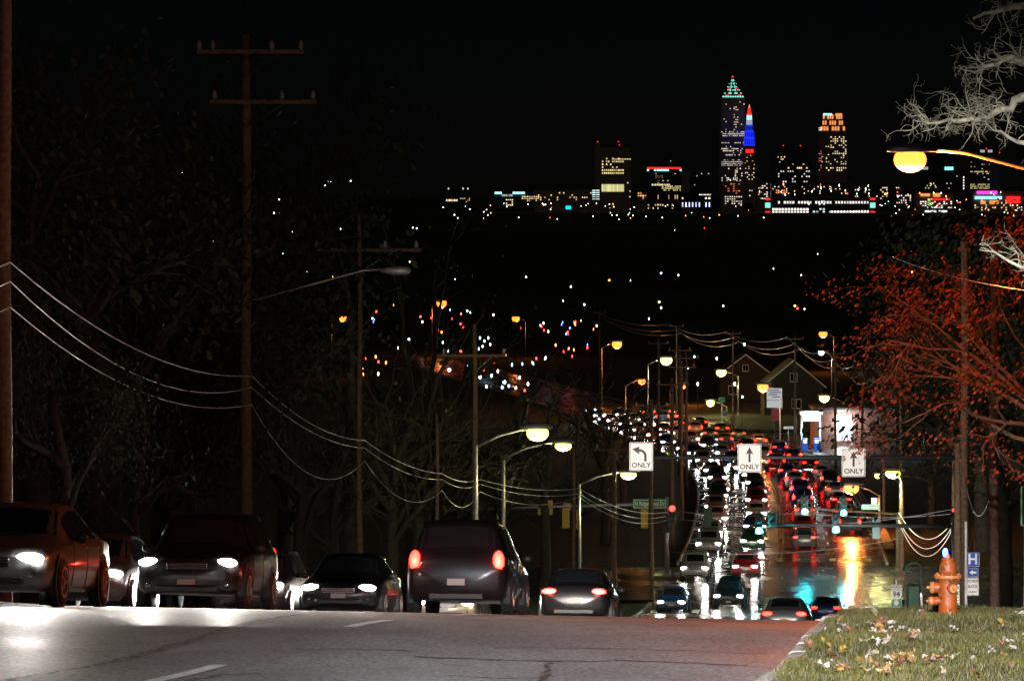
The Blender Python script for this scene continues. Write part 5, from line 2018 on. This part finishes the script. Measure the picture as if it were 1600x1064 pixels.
windows(T, [(1475, 1503, 270, 300, 9, 8, .13, WHT, .5, .5, .4), (1504.5, 1507, 275, 297, 1, 5, .9, WHT, .9, .7, .5)], 13)
T = tower('dim block left of the dark tower with the teal sign', 1441, 1470, 272, 335, 'facade_dark')
windows(T, [(1445, 1465, 285, 296, 8, 3, .5, YELL, .6, .6, .5), (1442, 1468, 262, 300, 7, 8, .06, WHT, .5, .5, .4)], 14)
lbox(T, 'sign_letters', 'lit_sign', 1441, 1450, 261, 265.5, -2, -1)
T = tower('low shops with yellow and red signs below the orange lamp', 1430, 1490, 303, 345, 'facade', 'shop_row', .3, SD - 300)
for x0, x1, y0, y1, m in ((1438, 1453, 302.5, 307, 'lit_warm'), (1458, 1469, 302, 308, 'lit_warm'), (1456, 1484, 310.5, 313, 'lit_red')):
    lbox(T, 'sign_panel', m, x0, x1, y0, y1, -3, -1)
windows(T, [(1437, 1488, 314, 326, 14, 4, .5, WHT, .9, .6, .5), (1449, 1457, 310, 325, 3, 5, .8, (.6, 1, .4), .6, .6, .5), (1445, 1480, 329, 332, 10, 1, .9, COOL, 1.0, .9, .9)], 15)
T = tower('low venue with magenta and red neon at the right edge', 1520, 1600, 299, 345, 'facade', 'venue', .3, SD - 300)
for x0, x1, y0, y1, m in ((1526, 1558, 298.5, 303.5, 'lit_magenta'), (1523, 1565, 307, 311.5, 'lit_cyan'), (1572, 1594, 307, 318, 'lit_red'), (1546, 1560, 313.5, 319, 'window_sign_y'), (1532, 1540, 314, 319, 'window_sign_y')):
    if m == 'window_sign_y':
        m = 'lit_warm'
    lbox(T, 'sign_panel', m, x0, x1, y0, y1, -3, -1)
windows(T, [(1522, 1598, 312, 330, 22, 5, .22, WARM, .9, .5, .5)], 16)
T = tower('dim low blocks between the orange crowned tower and the orange lamp', 1330, 1425, 290, 345, 'facade_dark', 'city_block', .3, SD - 50)
windows(T, [(1332, 1424, 292, 312, 30, 6, .16, WARM, .8, .5, .5), (1400, 1424, 304, 330, 7, 7, .35, WHT, .7, .5, .5)], 17)
T = tower('dim low blocks at the foot of the dark broad tower', 1205, 1330, 286, 345, 'facade_dark', 'city_block', .3, SD - 150)
windows(T, [(1206, 1329, 287, 304, 40, 5, .2, WARM, .8, .5, .5), (1212, 1230, 296, 303, 6, 2, .8, (1, .2, .1), .8, .8, .5)], 18)
T = tower('floodlit low stadium stand left of the slab tower', 772, 822, 303, 340, 'facade_dark', 'stadium', .3, SD - 200)
for x0, x1, y0, y1, m in ((773, 784, 300, 303.5, 'lit_cyan'), (801, 820, 300, 303.5, 'lit_cyan'), (784, 793, 304, 307, 'lit_sign'), (795, 801, 304, 307, 'lit_sign')):
    lbox(T, 'floodlight_bank', m, x0, x1, y0, y1, -3, -1)
windows(T, [(790, 802, 311, 322, 4, 4, .5, YELL, .8, .6, .5), (815, 842, 306, 315, 10, 3, .7, WARM, .7, .55, .5)], 19)
T = tower('low block with a warm window row far left of the skyline', 695, 735, 308, 340, 'facade_dark', 'city_block', .3, SD - 200)
windows(T, [(697, 715, 311.5, 315, 9, 1, .9, WARM, .8, .6, .8), (697, 735, 293, 297, 5, 1, .5, WHT, .7, .25, .7), (718, 737, 309, 317, 8, 3, .6, WARM, .5, .5, .5)], 20)
T = tower('dim long block between the stadium and the slab tower', 835, 928, 297, 340, 'facade', 'city_block', .3, SD - 100)
windows(T, [(840, 925, 300, 314, 26, 4, .3, WARM, .6, .5, .5), (925, 937, 296, 313, 2, 5, .9, COOL, .8, .85, .35), (884, 892, 322, 327, 2, 1, 1, (0, .7, 1), 1.2, .9, .9)], 21)
